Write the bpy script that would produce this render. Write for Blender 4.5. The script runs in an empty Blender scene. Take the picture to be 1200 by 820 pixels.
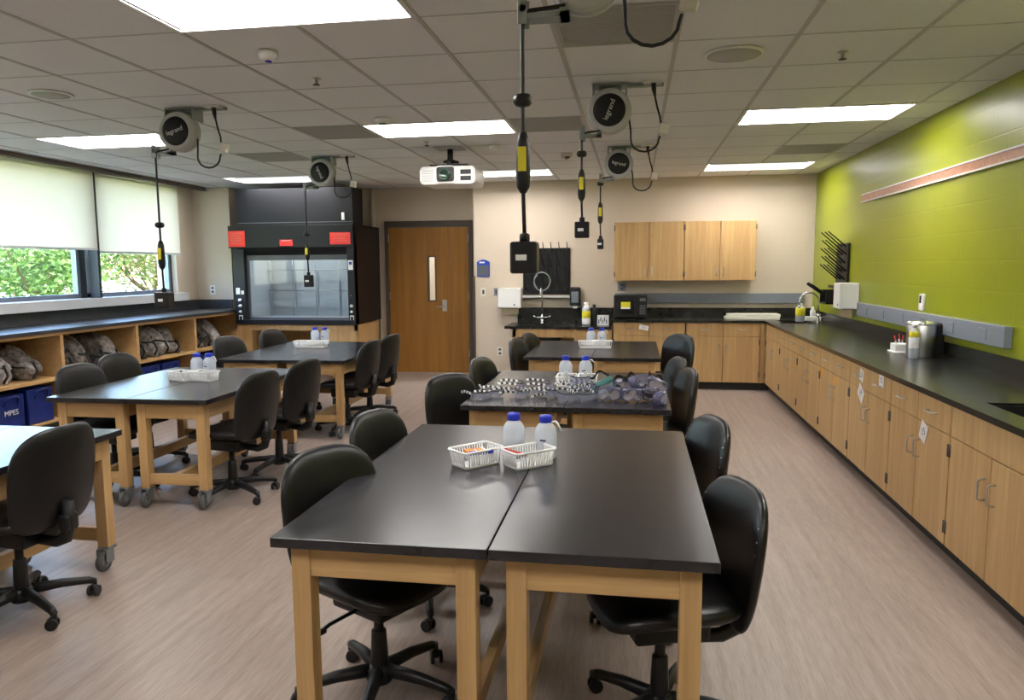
import bpy, bmesh, math, random
from mathutils import Vector, Matrix
R = random.Random(7)
PI = math.pi
sc = bpy.context.scene
COL = sc.collection
CEIL = 2.74

# ------------------------------------------------------------------ materials
MAT = {}
def nm(name):
    m = bpy.data.materials.new(name); m.use_nodes = True
    nt = m.node_tree; b = nt.nodes['Principled BSDF']
    return m, nt, b
def plain(name, col, rough=.5, metal=0.0, spec=.5, var=.0, vscale=30, bump=0, coat=0):
    m, nt, b = nm(name)
    b.inputs['Base Color'].default_value = (*col, 1)
    b.inputs['Roughness'].default_value = rough
    b.inputs['Metallic'].default_value = metal
    b.inputs['Specular IOR Level'].default_value = spec
    b.inputs['Coat Weight'].default_value = coat
    if var or bump:
        tc = nt.nodes.new('ShaderNodeTexCoord'); nz = nt.nodes.new('ShaderNodeTexNoise')
        nz.inputs['Scale'].default_value = vscale; nz.inputs['Detail'].default_value = 4
        nt.links.new(tc.outputs['Object'], nz.inputs['Vector'])
        if var:
            cr = nt.nodes.new('ShaderNodeValToRGB')
            cr.color_ramp.elements[0].position = .3; cr.color_ramp.elements[1].position = .7
            cr.color_ramp.elements[0].color = (*[c*(1-var) for c in col], 1)
            cr.color_ramp.elements[1].color = (*[min(1, c*(1+var)) for c in col], 1)
            nt.links.new(nz.outputs['Fac'], cr.inputs['Fac']); nt.links.new(cr.outputs['Color'], b.inputs['Base Color'])
        if bump:
            bp = nt.nodes.new('ShaderNodeBump'); bp.inputs['Strength'].default_value = bump; bp.inputs['Distance'].default_value = .004
            nt.links.new(nz.outputs['Fac'], bp.inputs['Height']); nt.links.new(bp.outputs['Normal'], b.inputs['Normal'])
    MAT[name] = m
    return m
def streak(name, c0, c1, scale, rough=.4, spec=.4, fine=None, amt=.35):
    m, nt, b = nm(name)
    tc = nt.nodes.new('ShaderNodeTexCoord')
    def layer(sc_, det):
        mp = nt.nodes.new('ShaderNodeMapping'); mp.inputs['Scale'].default_value = sc_
        nz = nt.nodes.new('ShaderNodeTexNoise'); nz.inputs['Scale'].default_value = 1; nz.inputs['Detail'].default_value = det
        nt.links.new(tc.outputs['Object'], mp.inputs['Vector']); nt.links.new(mp.outputs['Vector'], nz.inputs['Vector'])
        return nz.outputs['Fac']
    f = layer(scale, 5)
    if fine:
        mx = nt.nodes.new('ShaderNodeMix'); mx.data_type = 'FLOAT'; mx.inputs[0].default_value = amt
        nt.links.new(f, mx.inputs[2]); nt.links.new(layer(fine, 3), mx.inputs[3]); f = mx.outputs[0]
    cr = nt.nodes.new('ShaderNodeValToRGB')
    cr.color_ramp.elements[0].position = .36; cr.color_ramp.elements[1].position = .64
    cr.color_ramp.elements[0].color = (*c0, 1); cr.color_ramp.elements[1].color = (*c1, 1)
    nt.links.new(f, cr.inputs['Fac']); nt.links.new(cr.outputs['Color'], b.inputs['Base Color'])
    b.inputs['Roughness'].default_value = rough; b.inputs['Specular IOR Level'].default_value = spec
    MAT[name] = m
    return m
def block_wall(name, col, rough, plane, spec=.4):
    """painted masonry: faint block joints in the bump only"""
    m, nt, b = nm(name)
    tc = nt.nodes.new('ShaderNodeTexCoord'); sp = nt.nodes.new('ShaderNodeSeparateXYZ'); cb = nt.nodes.new('ShaderNodeCombineXYZ')
    nt.links.new(tc.outputs['Object'], sp.inputs[0])
    nt.links.new(sp.outputs['X' if plane == 'XZ' else 'Y'], cb.inputs[0]); nt.links.new(sp.outputs['Z'], cb.inputs[1])
    br = nt.nodes.new('ShaderNodeTexBrick'); br.inputs['Scale'].default_value = 1
    br.inputs['Brick Width'].default_value = .4; br.inputs['Row Height'].default_value = .2; br.inputs['Mortar Size'].default_value = .006
    br.inputs['Mortar Smooth'].default_value = .5
    br.inputs['Color1'].default_value = (1, 1, 1, 1); br.inputs['Color2'].default_value = (1, 1, 1, 1); br.inputs['Mortar'].default_value = (0, 0, 0, 1)
    nt.links.new(cb.outputs[0], br.inputs['Vector'])
    nz = nt.nodes.new('ShaderNodeTexNoise'); nz.inputs['Scale'].default_value = 60; nt.links.new(tc.outputs['Object'], nz.inputs['Vector'])
    ad = nt.nodes.new('ShaderNodeMath'); ad.operation = 'MULTIPLY_ADD'; ad.inputs[1].default_value = .12
    nt.links.new(nz.outputs['Fac'], ad.inputs[0]); nt.links.new(br.outputs['Color'], ad.inputs[2])
    bp = nt.nodes.new('ShaderNodeBump'); bp.inputs['Strength'].default_value = .25; bp.inputs['Distance'].default_value = .003
    nt.links.new(ad.outputs[0], bp.inputs['Height']); nt.links.new(bp.outputs['Normal'], b.inputs['Normal'])
    b.inputs['Base Color'].default_value = (*col, 1); b.inputs['Roughness'].default_value = rough; b.inputs['Specular IOR Level'].default_value = spec
    MAT[name] = m
    return m
def emit(name, col, strength):
    m, nt, b = nm(name)
    b.inputs['Base Color'].default_value = (.8, .8, .8, 1)
    b.inputs['Emission Color'].default_value = (*col, 1); b.inputs['Emission Strength'].default_value = strength
    MAT[name] = m
    return m
def clear(name, tint, gloss=.05, rough=.02, diffuse=0.0, dcol=(.8, .8, .8)):
    """thin clear sheet: transparent with a fresnel gloss, optional milky share"""
    m = bpy.data.materials.new(name); m.use_nodes = True
    nt = m.node_tree; nt.nodes.clear()
    out = nt.nodes.new('ShaderNodeOutputMaterial'); tr = nt.nodes.new('ShaderNodeBsdfTransparent'); gl = nt.nodes.new('ShaderNodeBsdfGlossy')
    tr.inputs[0].default_value = (*tint, 1); gl.inputs['Roughness'].default_value = rough
    lw = nt.nodes.new('ShaderNodeFresnel'); ge = nt.nodes.new('ShaderNodeNewGeometry'); io = nt.nodes.new('ShaderNodeMath'); io.operation = 'MULTIPLY_ADD'
    io.inputs[1].default_value = 1/1.45-1.45; io.inputs[2].default_value = 1.45
    nt.links.new(ge.outputs['Backfacing'], io.inputs[0]); nt.links.new(io.outputs[0], lw.inputs['IOR'])
    ad = nt.nodes.new('ShaderNodeMath'); ad.inputs[1].default_value = gloss; nt.links.new(lw.outputs[0], ad.inputs[0])
    mx = nt.nodes.new('ShaderNodeMixShader'); nt.links.new(ad.outputs[0], mx.inputs[0])
    nt.links.new(tr.outputs[0], mx.inputs[1]); nt.links.new(gl.outputs[0], mx.inputs[2])
    last = mx
    if diffuse:
        df = nt.nodes.new('ShaderNodeBsdfDiffuse'); df.inputs[0].default_value = (*dcol, 1)
        tl = nt.nodes.new('ShaderNodeBsdfTranslucent'); tl.inputs[0].default_value = (*dcol, 1)
        m1 = nt.nodes.new('ShaderNodeMixShader'); m1.inputs[0].default_value = .4
        nt.links.new(df.outputs[0], m1.inputs[1]); nt.links.new(tl.outputs[0], m1.inputs[2])
        m2 = nt.nodes.new('ShaderNodeMixShader'); m2.inputs[0].default_value = diffuse
        nt.links.new(mx.outputs[0], m2.inputs[1]); nt.links.new(m1.outputs[0], m2.inputs[2]); last = m2
    nt.links.new(last.outputs[0], out.inputs[0])
    MAT[name] = m
    return m

W0, W1 = (.44, .266, .112), (.56, .362, .162)
streak('wood_vertical', W0, W1, (22, 22, .9), .42, .35, (90, 90, 4))
streak('wood_across', W0, W1, (.9, 22, 22), .42, .35, (4, 90, 90))
streak('wood_deep', W0, W1, (22, .9, 22), .42, .35, (90, 4, 90))
streak('door_oak', (.25, .108, .018), (.33, .150, .028), (16, 16, .8), .4, .35, (80, 80, 3))
streak('rail_wood', (.40, .19, .11), (.50, .26, .16), (30, 1, 30), .4, .4)
streak('vinyl_floor', (.235, .178, .148), (.355, .282, .240), (26, 1.1, 1), .38, .45, (150, 9, 1), .5)
plain('black_epoxy', (.015, .0145, .018), .25, 0, .55, .25, 8, .0)
plain('counter_resin', (.016, .0165, .014), .22, 0, .55, .2, 8)
plain('window_counter', (.030, .032, .036), .42, 0, .6, .2, 8)
plain('black_vinyl', (.0065, .0065, .0075), .36, 0, .42, 0, 220, .10)
plain('black_plastic', (.008, .008, .0085), .42, 0, .4)
plain('dark_toe', (.012, .012, .012), .5)
plain('black_steel', (.010, .011, .014), .4, 0, .3)
plain('hood_side', (.012, .008, .007), .5)
plain('hood_panel', (.011, .012, .016), .42, 0, .3)
plain('hood_liner', (.55, .58, .60), .35)
plain('hood_grey', (.10, .11, .13), .4)
plain('chrome', (.75, .76, .78), .14, 1)
plain('brushed_steel', (.55, .55, .56), .3, 1)
plain('dark_bronze', (.085, .07, .058), .45)
plain('caster_grey', (.20, .21, .22), .4, .3)
plain('tyre_grey', (.09, .09, .09), .6)
plain('white_plastic', (.78, .78, .76), .35)
plain('basket_white', (.80, .80, .80), .4)
plain('cream_plastic', (.70, .68, .58), .4)
plain('reel_grey', (.48, .50, .49), .4)
plain('bracket_grey', (.30, .34, .32), .45, .4)
plain('cord_black', (.008, .008, .008), .45)
plain('yellow_label', (.75, .65, .02), .5)
plain('white_paper', (.80, .79, .80), .6)
plain('orange_paper', (.75, .33, .03), .6)
plain('ink', (.03, .03, .08), .6)
plain('ink_blue', (.05, .08, .35), .6)
plain('red_sign', (.72, .03, .03), .45)
plain('blue_cap', (.01, .03, .50), .4)
plain('blue_sign', (.015, .06, .42), .4)
plain('bin_blue', (.003, .017, .15), .5, 0, .4, .3, 14)
plain('orange_thing', (.62, .22, .02), .5)
plain('red_thing', (.55, .02, .02), .5)
plain('raceway_grey', (.22, .245, .29), .45, .1)
plain('ceiling_tile', (.76, .765, .80), .9, 0, .2, .04, 120)
plain('ceiling_bar', (.48, .475, .48), .6)
plain('vent_grey', (.42, .415, .41), .6)
plain('fascia_taupe', (.20, .175, .15), .6)
plain('sill_white', (.55, .57, .60), .3)
plain('window_alu', (.20, .23, .28), .4, .5)
plain('window_gasket', (.02, .025, .035), .5)
plain('frame_brown', (.075, .058, .045), .5)
plain('speaker_grey', (.45, .45, .44), .8)
plain('brown_paper', (.42, .33, .22), .7)
plain('lens_dark', (.01, .012, .012), .08, 0, .8)
plain('lens_green', (.02, .06, .035), .1, 0, .8)
plain('indicator_blue', (.03, .03, .7), .3)
plain('sensor_green', (.10, .22, .12), .5)
plain('stripe_white', (.85, .85, .85), .35)
plain('stripe_black', (.012, .012, .015), .35)
plain('bag_taupe', (.24, .22, .21), .8, 0, .2, .75, 26, .6)
plain('bag_dark', (.10, .09, .085), .8, 0, .2, .85, 20, .6)
plain('bag_pale', (.40, .38, .37), .8, 0, .2, .55, 26, .6)
plain('bag_strap', (.008, .008, .009), .7)
plain('bark', (.09, .06, .04), .9, 0, .1, .3, 12)
plain('outdoor_ground', (.62, .58, .52), .9, 0, .1, .2, .6)
plain('lawn', (.20, .32, .07), .9, 0, .1, .3, 3)
block_wall('paint_beige', (.60, .51, .405), .55, 'XZ')
block_wall('paint_beige_side', (.60, .51, .405), .55, 'YZ')
block_wall('paint_green', (.265, .30, .008), .34, 'YZ', .5)
plain('paint_grey', (.45, .43, .40), .7)
plain('troffer_white', (.80, .80, .80), .5)
emit('lamp_panel', (1.0, .965, .93), 17.0)
emit('lamp_basket', (.94, .94, 1.0), .40)
emit('hood_lamp', (.92, .97, 1.0), 8.0)
clear('window_glass', (.93, .96, .97), .03)
clear('sash_glass', (.86, .89, .91), .0, .03)
clear('goggle_violet', (.62, .62, .78), .08, .08, .34, (.25, .25, .40))
clear('goggle_teal', (.45, .72, .70), .06, .08, .45, (.16, .40, .38))
clear('clear_lens', (.80, .82, .90), .08, .05, .25, (.70, .70, .85))
clear('bottle_plastic', (.85, .88, .92), .03, .25, .62, (.80, .84, .90))
def leaf_mat(name, c0, c1):
    m, nt, b = nm(name)
    oi = nt.nodes.new('ShaderNodeTexCoord'); nz = nt.nodes.new('ShaderNodeTexNoise'); nz.inputs['Scale'].default_value = 2.2
    cr = nt.nodes.new('ShaderNodeValToRGB'); cr.color_ramp.elements[0].color = (*c0, 1); cr.color_ramp.elements[1].color = (*c1, 1)
    cr.color_ramp.elements[0].position = .35; cr.color_ramp.elements[1].position = .65
    nt.links.new(oi.outputs['Object'], nz.inputs['Vector']); nt.links.new(nz.outputs['Fac'], cr.inputs['Fac'])
    nt.links.new(cr.outputs['Color'], b.inputs['Base Color']); b.inputs['Roughness'].default_value = .6
    tl = nt.nodes.new('ShaderNodeBsdfTranslucent'); nt.links.new(cr.outputs['Color'], tl.inputs[0])
    mx = nt.nodes.new('ShaderNodeMixShader'); mx.inputs[0].default_value = .4
    out = nt.nodes['Material Output']
    nt.links.new(b.outputs[0], mx.inputs[1]); nt.links.new(tl.outputs[0], mx.inputs[2]); nt.links.new(mx.outputs[0], out.inputs[0])
    MAT[name] = m
leaf_mat('leaf_green', (.05, .11, .02), (.13, .20, .05))
leaf_mat('leaf_yellow', (.12, .18, .035), (.24, .27, .08))
leaf_mat('leaf_autumn', (.06, .12, .03), (.24, .19, .08))
def blind_mat():
    m = bpy.data.materials.new('blind_fabric'); m.use_nodes = True
    nt = m.node_tree; nt.nodes.clear()
    out = nt.nodes.new('ShaderNodeOutputMaterial')
    df = nt.nodes.new('ShaderNodeBsdfDiffuse'); tl = nt.nodes.new('ShaderNodeBsdfTranslucent')
    tc = nt.nodes.new('ShaderNodeTexCoord'); wv = nt.nodes.new('ShaderNodeTexWave'); wv.inputs['Scale'].default_value = 160; wv.bands_direction = 'Z'
    cr = nt.nodes.new('ShaderNodeValToRGB'); cr.color_ramp.elements[0].color = (.76, .70, .63, 1); cr.color_ramp.elements[1].color = (.84, .78, .70, 1)
    nt.links.new(tc.outputs['Object'], wv.inputs['Vector']); nt.links.new(wv.outputs['Fac'], cr.inputs['Fac'])
    nt.links.new(cr.outputs['Color'], df.inputs[0]); nt.links.new(cr.outputs['Color'], tl.inputs[0])
    mx = nt.nodes.new('ShaderNodeMixShader'); mx.inputs[0].default_value = .58
    nt.links.new(df.outputs[0], mx.inputs[1]); nt.links.new(tl.outputs[0], mx.inputs[2]); nt.links.new(mx.outputs[0], out.inputs[0])
    MAT['blind_fabric'] = m
blind_mat()

# ------------------------------------------------------------------ mesh helper
class M:
    def __init__(self): self.bm = bmesh.new(); self.mi = 0; self.sm = False
    def _fin(self, faces):
        for f in faces: f.material_index = self.mi; f.smooth = self.sm
    def mat(self, i): self.mi = i; return self
    def box(self, x0, x1, y0, y1, z0, z1, bev=0, rot=None, seg=2):
        r = bmesh.ops.create_cube(self.bm, size=1)
        vs = r['verts']
        for v in vs: v.co = Vector(((x0+x1)/2+v.co.x*(x1-x0), (y0+y1)/2+v.co.y*(y1-y0), (z0+z1)/2+v.co.z*(z1-z0)))
        fs = list({f for v in vs for f in v.link_faces})
        if bev:
            es = list({e for f in fs for e in f.edges})
            rr = bmesh.ops.bevel(self.bm, geom=es, offset=bev, segments=seg, profile=.5, affect='EDGES')
            vs = list({v for v in rr['verts']} | {v for v in vs if v.is_valid})
            fs = list({f for v in vs for f in v.link_faces})
        if rot:
            c = Vector(((x0+x1)/2, (y0+y1)/2, (z0+z1)/2)); mt = rot if isinstance(rot, Matrix) else Matrix.Rotation(rot, 3, 'Z')
            for v in vs: v.co = c + mt @ (v.co-c)
        self._fin(fs); return self
    def cyl(self, p0, p1, r0, r1=None, seg=20, caps=True):
        p0, p1 = Vector(p0), Vector(p1); r1 = r0 if r1 is None else r1
        d = (p1-p0).normalized(); a = d.orthogonal().normalized(); b = d.cross(a)
        A = [self.bm.verts.new(p0+(a*math.cos(t)+b*math.sin(t))*r0) for t in [2*PI*i/seg for i in range(seg)]]
        B = [self.bm.verts.new(p1+(a*math.cos(t)+b*math.sin(t))*r1) for t in [2*PI*i/seg for i in range(seg)]]
        fs = []
        for i in range(seg):
            j = (i+1) % seg; f = self.bm.faces.new((A[i], A[j], B[j], B[i])); f.smooth = True; f.material_index = self.mi
        if caps: fs = [self.bm.faces.new(A[::-1]), self.bm.faces.new(B)]
        for f in fs: f.material_index = self.mi
        return self
    def tube(self, pts, r, seg=8, closed=False):
        pts = [Vector(p) for p in pts]; n = len(pts); rings = []
        prev = None
        for i, p in enumerate(pts):
            if closed: t = (pts[(i+1) % n]-pts[i-1]).normalized()
            else: t = (pts[min(i+1, n-1)]-pts[max(i-1, 0)]).normalized()
            if prev is None: a = t.orthogonal().normalized()
            else:
                a = prev-t*prev.dot(t)
                a = a.normalized() if a.length > 1e-6 else t.orthogonal().normalized()
            prev = a; b = t.cross(a)
            rr = r[i] if isinstance(r, (list, tuple)) else r
            rings.append([self.bm.verts.new(p+(a*math.cos(2*PI*k/seg)+b*math.sin(2*PI*k/seg))*rr) for k in range(seg)])
        m = n if closed else n-1
        for i in range(m):
            A, B = rings[i], rings[(i+1) % n]
            for k in range(seg):
                f = self.bm.faces.new((A[k], A[(k+1) % seg], B[(k+1) % seg], B[k])); f.smooth = True; f.material_index = self.mi
        if not closed:
            for f in (self.bm.faces.new(rings[0][::-1]), self.bm.faces.new(rings[-1])): f.material_index = self.mi
        return self
    def lathe(self, prof, c=(0, 0, 0), seg=24, axis='Z'):
        c = Vector(c); rings = []
        for r, h in prof:
            ring = []
            for i in range(seg):
                t = 2*PI*i/seg
                if axis == 'Z': v = Vector((r*math.cos(t), r*math.sin(t), h))
                elif axis == 'Y': v = Vector((r*math.cos(t), h, r*math.sin(t)))
                else: v = Vector((h, r*math.cos(t), r*math.sin(t)))
                ring.append(self.bm.verts.new(c+v))
            rings.append(ring)
        for A, B in zip(rings, rings[1:]):
            for i in range(seg):
                j = (i+1) % seg; f = self.bm.faces.new((A[i], A[j], B[j], B[i])); f.smooth = True; f.material_index = self.mi
        for f in (self.bm.faces.new(rings[0][::-1]), self.bm.faces.new(rings[-1])): f.material_index = self.mi
        return self
    def prism(self, poly, a, b, axis='Z', bev=0):
        def P(u, v, w):
            return {'Z': (u, v, w), 'Y': (u, w, v), 'X': (w, u, v)}[axis]
        A = [self.bm.verts.new(P(u, v, a)) for u, v in poly]; B = [self.bm.verts.new(P(u, v, b)) for u, v in poly]
        fs = [self.bm.faces.new(A[::-1]), self.bm.faces.new(B)]; n = len(poly)
        for i in range(n): fs.append(self.bm.faces.new((A[i], A[(i+1) % n], B[(i+1) % n], B[i])))
        if bev:
            es = list(fs[0].edges)+list(fs[1].edges)
            rr = bmesh.ops.bevel(self.bm, geom=es, offset=bev, segments=2, profile=.5, affect='EDGES')
            fs = [f for f in fs if f.is_valid]+list(rr['faces'])
        self._fin(fs); return self
    def quad(self, *p):
        f = self.bm.faces.new([self.bm.verts.new(q) for q in p]); self._fin([f]); return self
    def puff(self, outline, tf, tb, axis, bend=None, nang=36, power=6):
        """cushion: outline(t)->(u,v), inflated tf one way and tb the other along axis"""
        rs = [0.0, .3, .55, .75, .87, .94, .98, 1.0]
        def P(u, v, w):
            w += bend(u, v) if bend else 0
            return {'Z': (u, v, w), 'X': (w, u, v), 'Y': (u, w, v)}[axis]
        def shell(t, flip):
            rings = []
            for r in rs[1:]:
                w = t*math.sqrt(max(0, 1-r**power))
                rings.append([self.bm.verts.new(P(outline(k)[0]*r, outline(k)[1]*r, w)) for k in [2*PI*i/nang for i in range(nang)]])
            c = self.bm.verts.new(P(0, 0, t)); fs = []
            for i in range(nang):
                j = (i+1) % nang; fs.append((c, rings[0][i], rings[0][j]))
                for A, B in zip(rings, rings[1:]): fs.append((A[i], B[i], B[j], A[j]))
            for f in fs:
                ff = self.bm.faces.new(f[::-1] if flip else f); ff.smooth = True; ff.material_index = self.mi
        shell(tf, False); shell(-tb, True)
        return self
    def build(self, name, mats, parent=None, loc=None, rz=0):
        bmesh.ops.remove_doubles(self.bm, verts=self.bm.verts, dist=1e-5)
        bmesh.ops.recalc_face_normals(self.bm, faces=self.bm.faces)
        me = bpy.data.meshes.new(name); self.bm.to_mesh(me); self.bm.free()
        for mt in (mats if isinstance(mats, (list, tuple)) else [mats]): me.materials.append(MAT[mt])
        o = bpy.data.objects.new(name, me); COL.objects.link(o)
        if parent is not None: o.parent = parent
        if loc: o.location = loc
        if rz: o.rotation_euler = (0, 0, rz)
        return o
def rr_poly(w, h, r, n=6, cx=0, cy=0):
    p = []
    for sx, sy, a0 in ((1, 1, 0), (-1, 1, PI/2), (-1, -1, PI), (1, -1, 1.5*PI)):
        for i in range(n+1):
            a = a0+PI/2*i/n; p.append((cx+sx*(w/2-r)+r*math.cos(a), cy+sy*(h/2-r)+r*math.sin(a)))
    return p
def sup(w, h, n):
    def f(t):
        c, s = math.cos(t), math.sin(t)
        return (w*math.copysign(abs(c)**(2/n), c), h*math.copysign(abs(s)**(2/n), s))
    return f
def text_obj(s, size, name, mat, parent, loc, rot, ext=.0006):
    cu = bpy.data.curves.new(name, 'FONT'); cu.body = s; cu.size = size; cu.extrude = ext
    cu.align_x = 'CENTER'; cu.align_y = 'CENTER'
    t = bpy.data.objects.new(name, cu); COL.objects.link(t)
    dg = bpy.context.evaluated_depsgraph_get(); dg.update()
    me = bpy.data.meshes.new_from_object(t.evaluated_get(dg))
    bpy.data.objects.remove(t); bpy.data.curves.remove(cu)
    me.materials.clear(); me.materials.append(MAT[mat])
    o = bpy.data.objects.new(name, me); COL.objects.link(o)
    if parent is not None: o.parent = parent
    o.location = loc; o.rotation_euler = rot
    return o
def tag(o, label, cat, group=None):
    o['label'] = label; o['category'] = cat
    if group: o['group'] = group
    return o
def struct(o): o['kind'] = 'structure'; return o
def thing(name, label, cat, loc=(0, 0, 0), rz=0, group=None):
    o = bpy.data.objects.new(name, None); COL.objects.link(o); o.empty_display_size = .1
    o.location = loc; o.rotation_euler = (0, 0, rz)
    return tag(o, label, cat, group)
def dup(root, loc, rz=0, label=None, group=None):
    def cp(o, par):
        c = o.copy(); COL.objects.link(c)
        if par is not None: c.parent = par
        for ch in list(o.children): cp(ch, c)
        return c
    r = cp(root, None); r.location = loc; r.rotation_euler = (0, 0, rz)
    if label: r['label'] = label
    if group: r['group'] = group
    return r
def D(a): return math.radians(a)

# ------------------------------------------------------------------ room shell
XR, XL, YB, YF, YD = 2.31, -6.35, 10.2, -2.2, 10.65
m = M(); m.box(XL-.1, XR+.1, YF, YD+.1, -.1, 0); struct(m.build('floor', 'vinyl_floor'))
T = .6096; AX, AY = -2.844, 3.488
lights = []
for c in (-4, 1, 6):
    for r in (-11, -6, -1, 4, 9): lights.append((c, r))
vents = [(0, 4), (4, 0), (3, 4), (-2, 6), (7, 7), (-3, 1), (6, 2)]
vents = [(0, 4), (4, 0), (3, 4), (-2, 6), (7, 7)]
skip = {(c, r) for c, r in lights} | {(c+1, r) for c, r in lights} | set(vents)
m = M()
for ci in range(-6, 9):
    for rj in range(-10, 12):
        if (ci, rj) in skip: continue
        x0, x1 = max(XL, AX+ci*T), min(XR, AX+(ci+1)*T); y0, y1 = max(YF, AY+rj*T), min(YD, AY+(rj+1)*T)
        if x1-x0 < .01 or y1-y0 < .01: continue
        m.box(x0, x1, y0, y1, CEIL+.004, CEIL+.03)
struct(m.build('ceiling', 'ceiling_tile'))
m = M()
lightcells = {(c+1, r) for c, r in lights}
for ci in range(-5, 9):
    x = AX+ci*T
    for rj in range(-10, 12):
        if (ci, rj) in lightcells: continue
        y0, y1 = max(YF, AY+rj*T), min(YD, AY+(rj+1)*T)
        if y1 > y0: m.box(x-.012, x+.012, y0, y1, CEIL, CEIL+.02)
for rj in range(-9, 12):
    y = AY+rj*T; m.box(XL, XR, y-.007, y+.007, CEIL+.0025, CEIL+.02)
struct(m.build('trim_1', 'ceiling_bar'))
m = M(); m.box(XL-.2, XR+.2, YF-.1, YD+.2, CEIL+.14, CEIL+.24); struct(m.build('trim_2', 'paint_grey'))
m = M(); m.box(XR, XR+.12, YF, YD+.1, 0, CEIL+.15); struct(m.build('wall_right', 'paint_green'))
m = M(); m.box(-2.22, XR, YB, YD+.1, 0, CEIL+.15); struct(m.build('wall_back', 'paint_beige'))
m = M(); m.box(-5.78, -3.63, YD, YD+.1, 0, CEIL+.15); m.box(-3.63, -2.33, YD, YD+.1, 2.255, CEIL+.15); m.box(-2.33, -2.22, YD, YD+.1, 0, CEIL+.15)
struct(m.build('wall_recess', 'paint_beige'))
m = M(); m.box(XL-.3, -5.78, 10.0, YD+.1, 0, CEIL+.15); struct(m.build('wall_corner', 'paint_beige'))
m = M(); m.box(XL-.1, XR+.1, YF-.1, YF, 0, CEIL+.15); struct(m.build('wall_front', 'paint_grey'))
WIN = [(7.90, 9.53), (6.12, 7.80), (4.34, 6.02), (2.56, 4.24)]
m = M(); m.box(XL-.3, XL, YF, 10.0, 0, 1.21); m.box(XL-.3, XL, 9.53, 10.0, 1.21, CEIL+.15); m.box(XL-.3, XL, YF, 2.56, 1.21, CEIL+.15)
m.box(XL-.3, XL-.10, 2.56, 9.53, 2.70, CEIL+.15)
struct(m.build('wall_left', 'paint_beige_side'))
m = M(); m.cyl((-3.83, 10.60, 0), (-3.83, 10.60, CEIL), .03); struct(m.build('trim_3', 'paint_beige'))
m = M(); m.box(-6.13, -6.10, 2.0, 9.95, 2.685, CEIL+.01); m.box(-6.13, -6.07, 2.0, 9.95, 2.685, 2.697); struct(m.build('trim_4', 'fascia_taupe'))
m = M(); m.box(XL-.10, -6.24, 2.0, 9.62, 1.135, 1.245, .006); struct(m.build('trim_5', 'sill_white'))
m = M(); m.box(-2.24, -2.205, YB-.02, YB+.0, 0.0, 1.45); struct(m.build('trim_6', 'frame_brown'))
m = M(); m.box(-2.22, -1.66, YB-.012, YB, 0, .10); struct(m.build('baseboard_back', 'dark_toe'))
m = M(); m.box(XL-.02, -6.245, 7.855, 7.895, 1.245, 2.72); struct(m.build('trim_8', 'window_gasket'))
for i, (y0, y1) in enumerate(WIN):
    w = struct(bpy.data.objects.new('window_%d' % (i+1), None)); COL.objects.link(w); w.location = (XL-.12, y0, 1.245)
    L = y1-y0; H = CEIL-.04-1.245
    m = M()
    m.box(-.03, .03, 0, L, 0, .05); m.box(-.03, .03, 0, L, H-.05, H); m.box(-.03, .035, L-.065, L-.02, 0, H); m.box(-.03, .03, 0, .05, 0, H)
    m.build('window_frame', 'window_alu', w)
    m = M(); m.box(-.04, .045, L-.02, L+.07 if i else L, 0, H); m.build('mullion', 'window_gasket', w)
    m = M(); m.box(-.004, .004, .05, L-.065, .05, H-.05); m.build('window_pane', 'window_glass', w)
BL = [('white roller blind half lowered over the far window beside the fume hood', 7.915, 9.50, 1.772, -6.26),
      ('white roller blind half lowered over the nearer window, at the left edge of the photo', 6.14, 7.83, 1.80, -6.22),
      ('unseen white roller blind lowered to dim table reflections, over the third window from the fume hood', 4.36, 6.00, 1.32, -6.22),  # out of view; drop chosen to tame the reflection on the left table
      ('unseen white roller blind lowered to dim table reflections, over the fourth window from the fume hood', 2.58, 4.22, 1.32, -6.22)]  # also unseen, lowered for the same effect on reflected light
for lab, y0, y1, zb, x in BL:
    t = thing('roller_blind', lab, 'blind', (x, (y0+y1)/2, zb), 0, 'roller blinds along the window wall'); h = (y1-y0)/2
    M().box(-.002, .002, -h, h, .02, CEIL-.05-zb).build('blind_fabric', 'blind_fabric', t)
    M().box(-.008, .008, -h, h, 0, .025, .004).build('bottom_bar', 'sill_white', t)
    m = M(); m.cyl((-.03, -h, CEIL-.05-zb), (-.03, h, CEIL-.05-zb), .03); m.build('roller_tube', 'blind_fabric', t)

# door in the recess
d = struct(bpy.data.objects.new('door_1', None)); COL.objects.link(d); d.location = (-3.0, YD, 0)
m = M(); m.box(-.66, -.61, -.05, .08, 0, 2.255); m.box(.61, .66, -.05, .08, 0, 2.255); m.box(-.61, .61, -.05, .08, 2.165, 2.255); m.build('door_frame', 'frame_brown', d)
m = M()
m.box(-.61, -.02, -.02, .03, .01, 2.16); m.box(.115, .296, -.02, .03, .01, 2.16); m.box(-.02, .115, -.02, .03, .01, 1.07); m.box(-.02, .115, -.02, .03, 1.745, 2.16)
m.build('door_leaf', 'door_oak', d)
m = M(); m.box(.302, .61, -.02, .03, .01, 2.16); m.build('narrow_leaf', 'door_oak', d)
m = M()
for a, b, c, e in ((-.02, 0, 1.07, 1.745), (.095, .115, 1.07, 1.745), (0, .095, 1.07, 1.09), (0, .095, 1.725, 1.745)): m.box(a, b, -.026, .03, c, e)
m.build('vision_frame', 'frame_brown', d)
m = M(); m.box(0, .095, 0, .01, 1.09, 1.725); m.build('vision_pane', 'window_glass', d)
m = M(); m.box(.20, .27, -.028, -.019, .93, 1.10, .004); m.cyl((.235, -.028, 1.0), (.235, -.07, 1.0), .012); m.tube([(.235, -.07, 1.0), (.20, -.072, 1.0), (.12, -.07, .997)], .010); m.build('lever_handle', 'brushed_steel', d)
m = M()
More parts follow.
